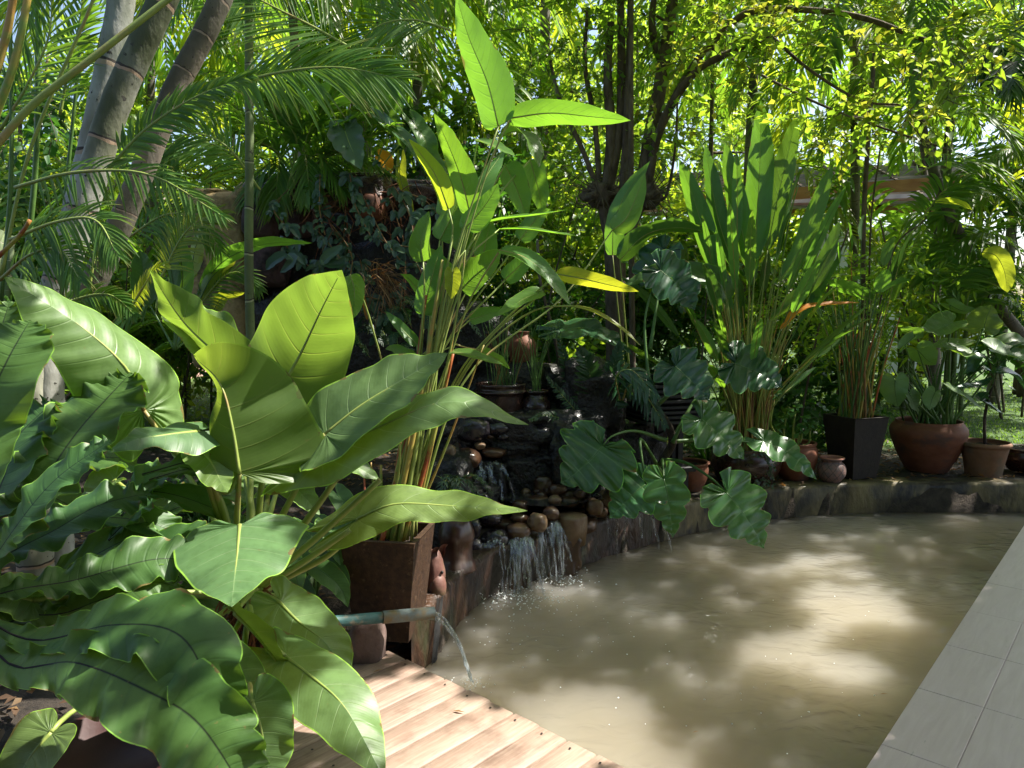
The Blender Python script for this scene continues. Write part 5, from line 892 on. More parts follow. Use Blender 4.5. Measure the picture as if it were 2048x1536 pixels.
# ------------------------------------------------------------------ fronds, ferns
def fr(root, pts, l0, mat, w0=.012, nm='frond', up=(0, 0, 1), **kw):
    mb = MB(); rm = MB(); frond_geo(mb, [P(*p) if len(p) == 3 and not isinstance(p, np.ndarray) else p for p in pts], l0, w0, up=up, rm=rm, **kw); f = mb.build(nm, M[mat], root); rm.build('rachis', M['stalk'], f); return f
fern = empty('fern', P(1200, 850, 5.4), 'dark upright fern with broad fingered fronds by the black ledge', 'fern')
for k, (pts, l, w_) in enumerate([([(1185, 860, 5.4), (1182, 800, 5.35), (1178, 740, 5.3), (1160, 700, 5.25)], .17, .02), ([(1180, 860, 5.35), (1150, 820, 5.3), (1115, 780, 5.25), (1095, 755, 5.2)], .07, .009), ([(1205, 850, 5.4), (1220, 800, 5.35), (1250, 760, 5.3), (1285, 750, 5.25)], .15, .018),
    ([(1190, 850, 5.4), (1210, 790, 5.4), (1225, 740, 5.4), (1240, 690, 5.4)], .13, .016), ([(1180, 860, 5.4), (1150, 780, 5.4), (1130, 720, 5.4), (1120, 680, 5.4)], .1, .012), ([(1185, 865, 5.3), (1130, 840, 5.2), (1090, 830, 5.1), (1060, 840, 5.0)], .07, .009)]): fr(fern, pts, l, 'dfern', w_, npair=20, ang=62, droop=.2, lift=.05, seed=k, rach=.004, up=(0, -.8, .6))
fern2 = empty('fern', P(1260, 745, 5.2), 'blue-green arching fern frond in front of the lantern roof', 'fern')
fr(fern2, [(1240, 800, 5.3), (1232, 755, 5.15), (1262, 740, 5.1), (1310, 790, 5.0)], .17, 'phild', .017, npair=14, ang=60, droop=.5, lift=.0, up=(0, -.7, .7))
fr(fern2, [(1245, 800, 5.3), (1260, 770, 5.2), (1290, 790, 5.1), (1330, 850, 5.0)], .12, 'dfern', .013, npair=14, ang=60, droop=.5, lift=.0, up=(0, -.7, .7))
fern3 = empty('fern', P(760, 670, 5.2), 'fine dark ferns at the foot of the wet rock face', 'fern')
rr = random.Random(12)
for k in range(26):
    b = P(rr.uniform(690, 880), rr.uniform(640, 720), rr.uniform(5.0, 5.4)); a = rr.uniform(-2.6, -.5); d = np.array([math.cos(a), math.sin(a)*.6, 0]); l = rr.uniform(.18, .4)
    fr(fern3, [b, b+d*l*.35+[0, 0, l*.4], b+d*l*.7+[0, 0, l*.4], b+d*l*1.0+[0, 0, l*.1]], .06, 'dfern', .007, npair=18, ang=65, droop=.1, lift=0, seed=k, rach=.002, up=(0, -.4, .9), seg=3)
fern4 = empty('fern', P(900, 980, 4.2), 'small spiky blue-green plant between the pot stalks and the upper spill', 'plant')
for k in range(12):
    b = P(905, 985, 4.25); a = rr.uniform(-3.1, 0); d = np.array([math.cos(a), math.sin(a)*.6, 0]); l = rr.uniform(.12, .22); fr(fern4, [b, b+d*l*.4+[0, 0, l*.5], b+d*l*.8+[0, 0, l*.4], b+d*l*1.1+[0, 0, l*.05]], .05, 'vine', .006, npair=9, ang=60, seed=k, rach=.002, seg=3)
# wall ivy: greyish three-lobed leaves in front of the rock
viny = empty('climbing_vine', P(700, 480, 5.2), 'greyish three-fingered vine scrambling over the dark rock face', 'vine')
mb = MB(); sk = MB(); rgn = np.random.RandomState(21); nodes = []
for s_, e_2 in (((560, 400), (600, 480)), ((700, 350), (740, 470)), ((780, 400), (800, 620)), ((830, 420), (850, 560)), ((640, 350), (650, 470)), ((720, 520), (800, 640)), ((640, 420), (700, 560)), ((720, 380), (800, 520)), ((760, 330), (830, 500)), ((690, 430), (640, 520)), ((740, 450), (860, 500)), ((700, 500), (760, 600)), ((800, 380), (900, 470)), ((560, 480), (640, 540)), ((610, 450), (690, 530)), ((660, 540), (740, 620))):
    a = P(*s_, 5.2); b = P(*e_2, 5.05); c = (a+b)/2+rgn.uniform(-.1, .1, 3); q = spl([a, c, b], 9); addtube(sk, q, [.004], 5, n=14, cap=False); nodes += [p+rgn.uniform(-.02, .02, 3) for p in q]
for p in nodes:
    n0 = nrm(np.array([rgn.uniform(-.4, .4), -.8, .6])); d0 = nrm(np.array([rgn.uniform(-1, 1), -.3, rgn.uniform(-1, .2)])); s0 = nrm(np.cross(d0, n0)); L = rgn.uniform(.04, .10)
    for da, kL in ((0, 1), (1.0, .7), (-1.0, .7)):
        d = nrm(d0*math.cos(da)+s0*math.sin(da)); V, F, U, _, _ = leafgeo([p, p+d*L*kL*.5, p+d*L*kL+[0, 0, -.02]], L*.24*kL+.006, n0, shape='lance', nt_=8, nv=2, fold=.2, ruf=0, seed=1); mb.add(V, F, U, rgn.rand())
mb.build('leaves', M['vine'], viny); sk.build('stem', M['stalkb'], viny)
v2 = empty('climbing_vine', P(590, 510, 5.0), 'single sprig of broad grey-green leaves beside the green cane', 'vine')
for k, (pts, hw) in enumerate([([(575, 510, 5), (560, 515, 5), (545, 525, 5), (532, 540, 5)], 14), ([(575, 508, 5), (585, 520, 4.95), (575, 535, 4.95), (560, 545, 4.95)], 12), ([(577, 507, 5), (590, 508, 5), (600, 515, 5), (610, 530, 5)], 9), ([(640, 530, 5), (660, 510, 5), (675, 500, 5), (685, 490, 5)], 13), ([(640, 520, 5), (660, 528, 5), (680, 528, 5), (690, 512, 5)], 12)]): one(v2, pts, hw, (0, -.8, .5), 'vine', 'stalkd', seed=k, sr=.003, nt_=16, nv=4)
# grasses with tiny pale flowers by the rock
mb = MB(); rgn = np.random.RandomState(5); n = 160; c0 = P(760, 560, 5.1); dd = np.stack([rgn.uniform(-.2, 1, n), rgn.uniform(-.6, .1, n), rgn.uniform(-.9, .6, n)], 1); simple_leaves(mb, np.tile(c0, (n, 1))+rgn.normal(0, .05, (n, 3)), dd, rgn.normal(0, 1, (n, 3))+[0, -1, .5], rgn.uniform(.1, .3, n), .0035, rgn, droop=.4)
kind(tag(mb.build('grass_tuft', M['dead'], at=c0), 'straw-coloured grass tuft catching sun in the rock hollow', 'grass'), 'thing')
one(v2, [(735, 640, 5), (730, 610, 5), (725, 590, 5), (722, 575, 5)], 5, (0, -.8, .5), 'orange', 'stalkb', seed=9, sr=.002, nt_=12, nv=3)
# ------------------------------------------------------------------ twigs and crowns
def twigs(mb, wood, cen, rad, n, rg, kl=9, tl=.32, ll=.08, lw=.022, up=.15, filt=True, droop=.25, flat=.5, shell=.45):
    cen = np.atleast_2d(cen); rad = np.atleast_2d(rad)*np.ones((len(cen), 3)); pv = rad.prod(1)**(2/3); ci = rg.choice(len(cen), n, p=pv/pv.sum())
    u = nrmA(rg.normal(0, 1, (n, 3))); p = cen[ci]+u*rad[ci]*(rg.uniform(shell**3, 1, n)**(1/3))[:, None]; d = nrmA(u*.6+rg.normal(0, .5, (n, 3))+[0, 0, up])
    T = tl*rg.uniform(.6, 1.3, n); pp = nrmA(np.cross(d, rg.normal(0, 1, (n, 3)))); pp = nrmA(pp*[1, 1, 1-flat*.8])
    t = np.linspace(.12, 1, kl)[None, :, None]; sg = np.where(np.arange(kl) % 2 == 0, 1, -1)[None, :, None]
    pos = p[:, None]+d[:, None]*T[:, None, None]*t+np.array([0, 0, -1.])*droop*T[:, None, None]*t**2
    dl = nrmA(d[:, None]*.6+pp[:, None]*sg*.8+rg.normal(0, .25, (n, kl, 3))); nl_ = np.array([0, 0, 1.])*flat+rg.normal(0, .5, (n, kl, 3))
    pos = pos.reshape(-1, 3); dl = dl.reshape(-1, 3); nl_ = nl_.reshape(-1, 3); ton = np.repeat(np.clip(rg.rand(n)+0, 0, 1), kl)*.6+rg.rand(n*kl)*.4
    if filt: ok = ~blocked(pos); pos, dl, nl_, ton = pos[ok], dl[ok], nl_[ok], ton[ok]
    if len(pos): simple_leaves(mb, pos, dl, nl_, ll*rg.uniform(.7, 1.2, len(pos)), lw*rg.uniform(.8, 1.2, len(pos)), rg, T=ton)
    if wood is not None:
        if filt: kp = ~(blocked(p) | blocked(p+d*T[:, None])); p, d, T, pp = p[kp], d[kp], T[kp], pp[kp]; n = len(p)
        e = p+d*T[:, None]-np.array([0, 0, 1.])*(droop*T)[:, None]; s1 = pp*.0035; s2 = nrmA(np.cross(d, pp))*.0035; m_ = (p+e)/2+np.array([0, 0, 1.])*(droop*T*.25)[:, None]
        V = np.stack([p+s1, p-s1*.5+s2, p-s1*.5-s2, m_+s1, m_-s1*.5+s2, m_-s1*.5-s2, e+s1*.4, e-s1*.2+s2*.4, e-s1*.2-s2*.4], 1).reshape(-1, 3); b = (np.arange(n)*9)[:, None]
        F = np.concatenate([b+np.array([[i, (i+1) % 3+(i//3)*3, (i+1) % 3+(i//3)*3+3, i+3]]) for i in (0, 1, 2)]+[b+3+np.array([[i, (i+1) % 3, (i+1) % 3+3, i+3]]) for i in (0, 1, 2)]); wood.add(V, F, None, .5)
TREE_ID = [0]
def tree(name, base, trunk, blobs, n, mat, label, cat='tree', group=None, bark='bark', r0=.09, seed=0, branches=True, **kw):
    """trunk: list of stems (each a list of points); blobs: (centre, radii)"""
    rg = np.random.RandomState(seed+900); root = empty(name, base, label, cat, group); mb = MB()
    for st in trunk: addtube(mb, st, [r0, r0*.75, r0*.5, r0*.25], 10, n=8*len(st))
    cen = np.array([b[0] for b in blobs]); rad = np.array([np.ones(3)*b[1] for b in blobs])
    if branches:
        ends = np.vstack([spl(s, 12)[5:] for s in trunk])
        for c in cen:
            e = ends[np.argmin(np.linalg.norm(ends-c, axis=1)+rg.uniform(0, .3, len(ends)))]
            if blocked(np.array([(e+c)/2]))[0] and kw.get('filt', True): continue
            addtube(mb, [e, (e+c)/2+rg.uniform(-.1, .1, 3), c], [r0*.35, r0*.2, r0*.06], 6, n=14)
            for _ in range(3): q = c+nrm(rg.normal(0, 1, 3))*rad[0]*.6; addtube(mb, [c, (c+q)/2+rg.uniform(-.06, .06, 3), q], [r0*.1, r0*.03], 5, n=8, cap=False)
    mb.build('trunk', M[bark], root); lv = MB(); wd = MB(); twigs(lv, wd, cen, rad, n, rg, **kw); cr = lv.build('crown', M[mat], root); wd.build('twigs', M[bark], root); return root
# forked pollarded tree in the middle
W3 = lambda *a: P(*a)
ft = empty('forked_tree', (P(1225, 480, 7)[0], 7, .24), 'multi-stemmed pollarded tree with dark knobs in the middle of the garden', 'tree')
mb = MB(); rr = random.Random(6)
base = P(1232, 480, 7); base0 = base.copy(); base0[2] = .2
addtube(mb, [base0, P(1230, 620, 7), P(1228, 500, 7), P(1205, 395, 7)], [.085, .075, .085, .10, .06], 14, n=30); addtube(mb, [P(1232, 520, 7.02), P(1262, 440, 7), P(1292, 385, 7)], [.07, .08, .06], 12)
rock(mb, P(1203, 390, 7), (.17, .15, .12), 3, 4, .35, freq=2.5); rock(mb, P(1290, 392, 7), (.16, .14, .12), 5, 4, .35, freq=2.5)
for pts, r in (([(1210, 400, 7), (1222, 280, 7), (1215, 150, 7), (1222, 45, 7)], .055), ([(1215, 390, 7), (1240, 250, 7), (1243, 120, 7), (1240, -40, 7)], .05), ([(1240, 450, 7), (1252, 300, 6.95), (1258, 150, 6.9), (1262, -40, 6.9)], .045), ([(1285, 390, 7), (1300, 280, 7), (1322, 160, 7), (1350, -30, 7)], .075), ([(1295, 380, 7), (1320, 260, 6.8), (1385, 150, 6.5), (1460, 105, 6.3), (1540, 70, 6.1)], .04),
    ([(1320, 250, 6.9), (1380, 140, 6.7), (1450, 60, 6.5), (1520, 20, 6.3), (1700, 30, 6.1), (1850, 80, 6)], .032), ([(1200, 390, 7), (1165, 300, 7), (1120, 200, 7), (1100, 120, 7)], .026), ([(1200, 380, 7), (1190, 250, 7), (1170, 130, 7.1), (1175, 20, 7.2)], .028), ([(1330, 140, 7), (1305, 60, 7), (1310, -30, 7)], .04), ([(1540, 70, 6.1), (1620, 140, 6.0), (1720, 200, 5.9), (1800, 210, 5.9)], .014),
    ([(1310, 30, 6.9), (1450, 110, 6.6), (1600, 190, 6.3), (1720, 240, 6.1), (1900, 300, 6.0)], .013), ([(1295, 385, 7), (1330, 395, 6.9), (1350, 300, 6.8), (1355, 200, 6.8)], .014)): addtube(mb, [P(*p) for p in pts], [r, r*.85, r*.6], 10, n=10*len(pts))
for k in range(60):
    c = P(*[(1203, 390), (1290, 392)][k % 2], 6.95); d = nrm([rr.uniform(-1, 1), rr.uniform(-1, .2), rr.uniform(-1, .6)]); addtube(mb, [c+d*.1, c+d*.25+[0, 0, rr.uniform(-.05, .1)], c+d*rr.uniform(.3, .5)+[0, 0, rr.uniform(-.1, .15)]], [.006, .002], 4, n=8, cap=False)
mb.build('trunk', M['bark'], ft)
rg = np.random.RandomState(1); lv = MB(); wd = MB()
bl = [(1420, 80, 6.4), (1520, 90, 6.2), (1620, 60, 6.1), (1720, 90, 6), (1830, 90, 5.9), (1930, 60, 5.9), (2020, 110, 5.9), (1560, 180, 6.1), (1680, 190, 6), (1640, 250, 6), (1720, 255, 6), (1800, 200, 6), (1900, 200, 6), (1370, 160, 6.6), (1480, 10, 6.3), (1750, 0, 6), (1330, 240, 6.8), (1600, 130, 6), (1850, 150, 5.9)]
twigs(lv, wd, [P(*b) for b in bl], [(.42, .4, .17)]*len(bl), 150, rg, kl=9, tl=.28, ll=.078, lw=.024, filt=True, flat=.9, shell=.1); lv.build('yellow_leaves', M['aut'], ft)
lv = MB(); twigs(lv, wd, [P(*b) for b in bl], [(.45, .42, .2)]*len(bl), 190, rg, kl=9, tl=.3, ll=.10, lw=.028, filt=True, flat=.9, shell=.1); lv.build('green_leaves', M['bgm'], ft)
lv = MB(); bl2 = [(1130, 60, 7), (1180, 120, 7.2), (1220, 10, 7), (1330, 20, 7), (1100, 180, 7.2), (1380, 40, 7), (1180, 300, 7.3), (1340, 330, 7.3)]; twigs(lv, wd, [P(*b) for b in bl2], .4, 260, rg, ll=.07, lw=.02); 
hi = [(x, y, 5.1+.25*(y-6)) for x in np.arange(.2, 10.6, .9) for y in np.arange(2.4, 8.2, .9)]; hi = [np.array(h)+rg.uniform(-.4, .4, 3)*[1, 1, .8] for h in hi if 1.65+h[1]*.42 < h[2]+.05]  # unseen leaf blobs above the frame, added to shade the foreground
twigs(lv, wd, hi, (.75, .75, .4), 6200, rg, kl=11, tl=.4, ll=.11, lw=.038, flat=.9, shell=0)
patio_shade = [E0+te*s_+tn_*o_+SD*(h_/SD[2]) for s_ in np.arange(-1.5, 5.5, .7) for o_ in (.35, 1.0, 1.7) for h_ in (5.2, 6.0)]; patio_shade = [p for p in patio_shade if 1.65+p[1]*.42 < p[2]]
twigs(lv, wd, patio_shade, (.55, .55, .3), 2600, rg, kl=11, tl=.35, ll=.12, lw=.045, flat=.9, shell=0); lv.build('crown', M['bgm'], ft); wd.build('twigs', M['bark'], ft)  # more added leaves along the sun rays shade the patio; crown holds both
# ------------------------------------------------------------------ left palms
def px_tree_trunk(name, pts, rad, mat, label, top=None, seg=20):
    root = empty(name, (P(*pts[-1])[0], pts[-1][2], .12), label, 'palm tree'); q = [P(*p) for p in pts]; b = q[-1].copy(); b[2] = .1; q.append(b)
    r_ = lambda t: np.interp(t, np.linspace(0, 1, len(rad)), rad)
    V, F, U = tube(q[::-1], lambda t: r_(1-t)*(1+.035*np.cos(2*np.pi*((t*12) % 1))**8), seg, 130); mb = MB(); mb.add(V, F[0], U); mb.build('trunk', M[mat], root); return root, q[0]
PL = []
PL.append(px_tree_trunk('palm_tree', [(262, -330, 3.7), (245, -20, 3.6), (205, 200, 3.55), (160, 400, 3.5), (110, 600, 3.45), (95, 750, 3.4)], [.058, .058, .060, .064, .068, .072], 'tr1', 'palm with the palest smooth ringed trunk, leftmost of the leaning trio'))
PL.append(px_tree_trunk('palm_tree', [(470, -330, 3.5), (330, -10, 3.4), (235, 200, 3.35), (170, 400, 3.3), (105, 600, 3.25), (50, 760, 3.2)], [.056, .058, .061, .065, .07, .075], 'tr2', 'palm with the mossy ringed trunk crossing in front of the pale one'))
PL.append(px_tree_trunk('palm_tree', [(560, -330, 3.9), (440, 0, 3.8), (350, 180, 3.75), (270, 380, 3.7), (190, 560, 3.65), (90, 760, 3.6)], [.052, .054, .056, .06, .065, .07], 'tr3', 'palm with the brown leaning trunk, rightmost of the trio'))
PL.append(px_tree_trunk('palm_tree', [(500, -330, 4.2), (498, 0, 4.2), (499, 300, 4.2), (499, 600, 4.2)], [.022, .023, .025, .026], 'cane', 'slim straight green ringed palm stem in front of the tan block', seg=14))
def top_fronds(root, tip, n, ln, seed, l0=.45, mat='palm', w0=.014, lo=.5):
    rr = random.Random(seed)
    for k in range(n):
        a = 6.283*k/n+rr.uniform(-.3, .3); d = np.array([math.cos(a), math.sin(a), 0]); L = ln*rr.uniform(.8, 1.1); h = rr.uniform(.2, lo)
        pts = [tip, tip+d*L*.3+[0, 0, L*h], tip+d*L*.7+[0, 0, L*h*.9], tip+d*L+[0, 0, -L*.1]]
        if blocked(np.array(spl(pts, 14))).sum() > 3: continue
        fr(root, pts, l0, mat, w0, npair=30, seed=seed*10+k, ang=55, droop=.45)
for k, (r, t) in enumerate(PL[:3]): top_fronds(r, t, 7, 1.6, k+3)
ar = empty('areca_palm', P(-40, 700, 3.3)*[1, 1, 0]+[0, 0, .1], 'feathery palm clump at the left edge with arching fronds across the ringed trunks', 'palm')
FR = [([(440, 175, 3.3), (560, 145, 3.2), (680, 135, 3.15), (800, 158, 3.1)], .34, 'palm', .35), ([(215, 340, 3.0), (290, 260, 3.0), (390, 195, 3.0), (500, 152, 2.95)], .17, 'palm', .3), ([(30, 375, 3.1), (150, 345, 3.0), (300, 350, 2.9), (445, 432, 2.8)], .19, 'palm', .6),
  ([(20, 480, 2.9), (110, 445, 2.85), (190, 440, 2.8), (235, 510, 2.7)], .2, 'palm', .6), ([(0, 560, 2.9), (60, 510, 2.85), (120, 500, 2.8), (160, 560, 2.7)], .2, 'palm', .6), ([(700, 95, 4.2), (620, 50, 4.2), (540, 10, 4.2), (430, -50, 4.2)], .5, 'palm', .2),
  ([(120, 230, 3.7), (140, 120, 3.7), (160, 40, 3.7), (170, -60, 3.7)], .2, 'palm', .3), ([(0, 260, 3.4), (60, 160, 3.4), (100, 60, 3.4), (100, -60, 3.4)], .35, 'palm', .3), ([(520, 380, 4.6), (450, 290, 4.5), (370, 270, 4.5), (300, 340, 4.4)], .42, 'palm', .5), ([(510, 340, 4.8), (430, 290, 4.8), (360, 290, 4.7), (330, 360, 4.6)], .3, 'palm', .5),
  ([(260, 620, 3.6), (290, 570, 3.5), (310, 540, 3.4), (330, 530, 3.4)], .12, 'palmy', .3), ([(900, 60, 4.4), (830, 40, 4.4), (760, 50, 4.4), (700, 100, 4.4)], .4, 'palm', .4), 
  ([(320, 560, 4.2), (360, 480, 4.2), (400, 440, 4.2), (450, 430, 4.2)], .25, 'palmy', .4), ([(250, 480, 4.5), (330, 430, 4.5), (400, 440, 4.5), (440, 500, 4.5)], .25, 'palm', .4), ([(60, 640, 2.9), (150, 600, 2.9), (220, 590, 2.85), (270, 630, 2.8)], .12, 'palm', .4),
  ([(380, 640, 4.8), (440, 560, 4.8), (480, 545, 4.8), (520, 580, 4.8)], .2, 'palm', .4)]
for k, (pts, l, mt, dr) in enumerate(FR): fr(ar, pts, l, mt, .0085 if k in (0, 1) else .007, npair=44 if k in (0, 1) else 30, droop=dr*.7, seed=200+k, ang=50, lift=.05, up=(0, -.85, .5))
for k, (pts, r, mt) in enumerate([([(-40, 330, 2.6), (60, 215, 2.65), (180, 120, 2.7), (360, -20, 2.8)], .014, 'stalk'), ([(-20, 260, 3), (30, 120, 3), (62, -40, 3)], .016, 'stalky'), ([(-10, 150, 3), (15, 60, 3), (32, -40, 3)], .016, 'stalky'), ([(0, 560, 3.2), (60, 300, 3.2), (170, 40, 3.2), (200, -40, 3.2)], .008, 'stalk'), ([(28, 700, 3.6), (70, 350, 3.6), (75, 0, 3.6), (70, -80, 3.6)], .014, 'stalkd'),
   ([(0, 620, 3.4), (22, 350, 3.4), (20, 0, 3.4)], .01, 'stalkd'), ([(165, 700, 3.0), (175, 600, 3.0), (190, 500, 3.0)], .008, 'stalk'), ([(-10, 520, 2.8), (40, 470, 2.8), (60, 440, 2.8)], .009, 'stalkr'), ([(120, 500, 3.8), (140, 300, 3.8), (160, 100, 3.8)], .01, 'stalkd')]): mb = MB(); addtube(mb, [P(*p) for p in pts], [r, r*.8], 8); mb.build('stem', M[mt], ar)
# plants on the fountain trough
tp = empty('trough_palm', P(590, 352, 5.45), 'low palm-like plant sprouting from the rock trough', 'plant')
for k, (x, y, x2, y2) in enumerate([(560, 250, 520, 190), (600, 230, 590, 150), (640, 240, 680, 170), (550, 300, 470, 260), (620, 260, 650, 210), (580, 240, 560, 140), (660, 280, 730, 230), (530, 280, 460, 220), (540, 330, 500, 400), (640, 310, 690, 390), (610, 310, 620, 400), (680, 300, 780, 350), (560, 320, 550, 420), (700, 290, 790, 250), (590, 270, 540, 200)]): fr(tp, [(590, 352, 5.5), ((590+x)/2, (352+y)/2, 5.45), (x, y, 5.35), (x2, y2, 5.2)], .3, 'palm', .010, npair=26, droop=.4, start=.3, seed=300+k, ang=42)
tq = empty('trough_philodendron', P(740, 362, 5.4), 'lobed-leaf plant with one orange withered leaf on the rock trough', 'plant')
for k, (pts, hw, n0, mt) in enumerate([([(690, 262, 5.2), (700, 290, 5.15), (712, 315, 5.1), (722, 340, 5.05)], 34, (-.1, -.8, .5), 'vine'), ([(745, 205, 5.4), (770, 190, 5.4), (790, 200, 5.4), (800, 230, 5.4)], 34, (0, .8, .5), 'heli'), ([(730, 225, 5.3), (760, 235, 5.3), (790, 260, 5.3), (810, 300, 5.3)], 32, (.1, .7, .6), 'heli'), ([(760, 315, 5.5), (770, 325, 5.5), (772, 340, 5.5), (768, 354, 5.5)], 20, (.1, .8, .5), 'orange'),
    ([(800, 330, 5.4), (800, 350, 5.4), (808, 380, 5.4), (830, 430, 5.3)], 13, (0, .8, .3), 'caly'), ([(640, 270, 5.5), (650, 260, 5.5), (665, 250, 5.5), (690, 240, 5.5)], 20, (.1, -.6, .8), 'heli'), ([(830, 250, 5.5), (850, 280, 5.5), (860, 310, 5.5), (900, 350, 5.5)], 24, (.1, -.6, .8), 'cal'), ([(780, 255, 5.2), (820, 290, 5.2), (850, 330, 5.2), (890, 400, 5.1)], 20, (.3, -.6, .7), 'phil'),
    ([(650, 200, 5.6), (690, 190, 5.6), (730, 200, 5.6), (760, 240, 5.6)], 30, (.1, .6, .8), 'cal'), ([(620, 395, 5.2), (610, 380, 5.2), (615, 410, 5.15), (620, 425, 5.15)], 10, (0, -.8, .3), 'heli')]):
    one(tq, pts, hw, n0, mt, 'stalk', stem=[P(740, 362, 5.4)], seed=320+k, shape='shield' if k in (0, 7) else 'heart', lobe=.15 if k in (0, 7) else 0, sr=.005, nt_=50)
# leaf clump left of the block (lance leaves) and broad leaf across the cane
hl = empty('ginger_clump', P(330, 700, 4.6)*[1, 1, 0]+[0, 0, .15], 'upright lance-leaved clump left of the tan block', 'plant')
for k, (pts, hw, n0, mt) in enumerate([([(350, 600, 4.6), (340, 530, 4.6), (320, 470, 4.6), (290, 410, 4.6)], 22, (.1, .9, .1), 'heli'), ([(360, 620, 4.6), (365, 540, 4.6), (350, 480, 4.6), (335, 430, 4.6)], 22, (-.3, .9, .1), 'cal'), ([(300, 610, 4.7), (290, 570, 4.7), (285, 530, 4.7), (280, 500, 4.7)], 26, (.2, -.9, .1), 'heli'), ([(400, 600, 4.8), (420, 560, 4.8), (450, 530, 4.8), (475, 510, 4.8)], 18, (.1, .8, .4), 'caly'),
    ([(400, 575, 4.9), (450, 520, 4.7), (530, 488, 4.4), (625, 486, 4.3)], 20, (0, .5, .8), 'cal'), ([(420, 640, 4.8), (440, 600, 4.8), (470, 590, 4.8), (490, 585, 4.8)], 14, (0, .6, .7), 'caly'), ([(380, 560, 5.2), (390, 500, 5.2), (400, 470, 5.2), (410, 440, 5.2)], 20, (.1, .9, .1), 'caly')]): one(hl, pts, hw, n0, mt, 'stalkd', stem=[P(350, 700, 4.6)], seed=340+k)
# ------------------------------------------------------------------ right hand palms
rp = empty('areca_palm', P(2010, 720, 7.6)*[1, 1, 0]+[0, 0, .25], 'dark feathery palm clump at the right edge above the lawn', 'palm')
for pts, r, mt in (([(1895, 700, 8), (1900, 450, 8), (1896, 250, 8), (1892, 130, 8)], .028, 'cane'), ([(2060, 690, 7.4), (1990, 600, 7.4), (1925, 480, 7.4), (1880, 380, 7.4), (1840, 240, 7.5), (1822, 110, 7.6)], .055, 'tr3')):
    mb = MB(); V, F, U = tube([P(*p) for p in pts], np.array([r, r*.8]), 14, 60); mb.add(V, F[0], U); mb.build('trunk', M[mt], rp)
rr = random.Random(31)
for k, pts in enumerate([[(1860, 250, 6.6), (1930, 225, 6.5), (2000, 260, 6.4), (2070, 350, 6.3)], [(1830, 350, 7), (1900, 320, 7), (1980, 340, 7), (2060, 420, 7)], [(1830, 460, 7), (1890, 380, 7), (1960, 370, 7), (2030, 420, 6.9)], [(2060, 520, 7.4), (1990, 470, 7.3), (1920, 480, 7.3), (1850, 560, 7.2)], [(1880, 600, 7), (1940, 530, 7), (2000, 530, 7), (2060, 590, 7)],
    [(2060, 640, 7.2), (2000, 590, 7.2), (1940, 590, 7.2), (1880, 640, 7.2)], [(1840, 560, 7.6), (1880, 500, 7.6), (1930, 480, 7.6), (1990, 510, 7.6)], [(1960, 650, 7.6), (1900, 560, 7.6), (1860, 530, 7.6), (1800, 550, 7.6)], [(2060, 420, 7.5), (2000, 380, 7.5), (1940, 390, 7.5), (1880, 440, 7.5)], [(1930, 640, 7.0), (1940, 580, 7.0), (1960, 545, 7.0), (1990, 530, 7.0)], [(2060, 300, 8), (2010, 300, 8), (1960, 340, 8), (1930, 400, 8)]]): fr(rp, pts, .5 if k else .62, 'palm', .017, npair=34, droop=.5, seed=400+k, ang=55, up=(0, -.4, .9))
fp = empty('fan_palm', P(1985, 90, 7.4), 'blue-green fan palm leaf hanging at the top right corner', 'palm'); mb = MB(); rg = np.random.RandomState(3)
for ctr, L, nn in ((P(1975, 95, 7.4), .5, 26), (P(2040, 120, 7.2), .5, 24)):
    a = np.linspace(-2.9, -.1, nn); d = np.stack([np.cos(a), -.3+0*a, np.sin(a)], 1); simple_leaves(mb, np.tile(ctr, (nn, 1)), d, np.tile([0, -1, .5], (nn, 1)), L*rg.uniform(.85, 1.1, nn), .028, rg, droop=.3)
addtube(mb, [P(1975, 95, 7.4), P(2060, 40, 7.5), P(2150, -60, 7.6)], [.01], 6); mb.build('fan_leaf', M['phild'], fp)
one(rp, [(1870, 402, 6.4), (1895, 404, 6.4), (1920, 408, 6.35), (1946, 420, 6.3)], 12, (0, .4, .9), 'caly', 'stalkd', seed=3); one(rp, [(1965, 505, 6.5), (1990, 510, 6.5), (2008, 540, 6.45), (2015, 585, 6.4)], 20, (.2, .8, .4), 'caly', 'stalkd', seed=4)
for (pts, r, lab) in (([(1720, 850, 7), (1780, 520, 7), (1850, 440, 7), (1880, 380, 7)], .010, 'thin stem leaning right across the pavilion beams'), ([(1730, 850, 7), (1726, 500, 7), (1735, 300, 7), (1750, 100, 7.2)], .028, 'dark straight slender trunk rising behind the black planter'), ([(1740, 850, 7), (1740, 480, 7), (1760, 300, 7)], .012, 'wiry stem just right of the dark slender trunk'),
   ([(1600, 850, 7), (1650, 600, 7), (1700, 450, 7)], .012, 'thin bare stem leaning right out of the ginger clump'), ([(1860, 760, 7.2), (1790, 560, 7.2), (1760, 440, 7.2)], .012, 'thin bare stem leaning left above the terracotta pots'), ([(1265, 760, 6.6), (1263, 500, 6.6), (1262, 200, 6.6), (1262, 0, 6.6)], .03, 'straight pale pole-like trunk in front of the forked tree'), ([(1128, 800, 6.4), (1110, 680, 6.4), (1080, 560, 6.4), (1075, 480, 6.4)], .018, 'reddish-brown stem standing over the lawn gap behind the reeds')):
    mb = MB(); q = [P(*p) for p in pts]; q.insert(0, q[0]*[1, 1, 0]+[0, 0, .22]); addtube(mb, q, [r, r*.7], 8); tag(mb.build('bare_stem', M['bark'], at=q[0]), lab, 'sapling')
br = empty('leafy_shrub', P(1740, 760, 7)*[1, 1, 0]+[0, 0, .25], 'airy narrow-leaved shrub between the black planter and the pavilion', 'shrub')
lv = MB(); rg = np.random.RandomState(5)
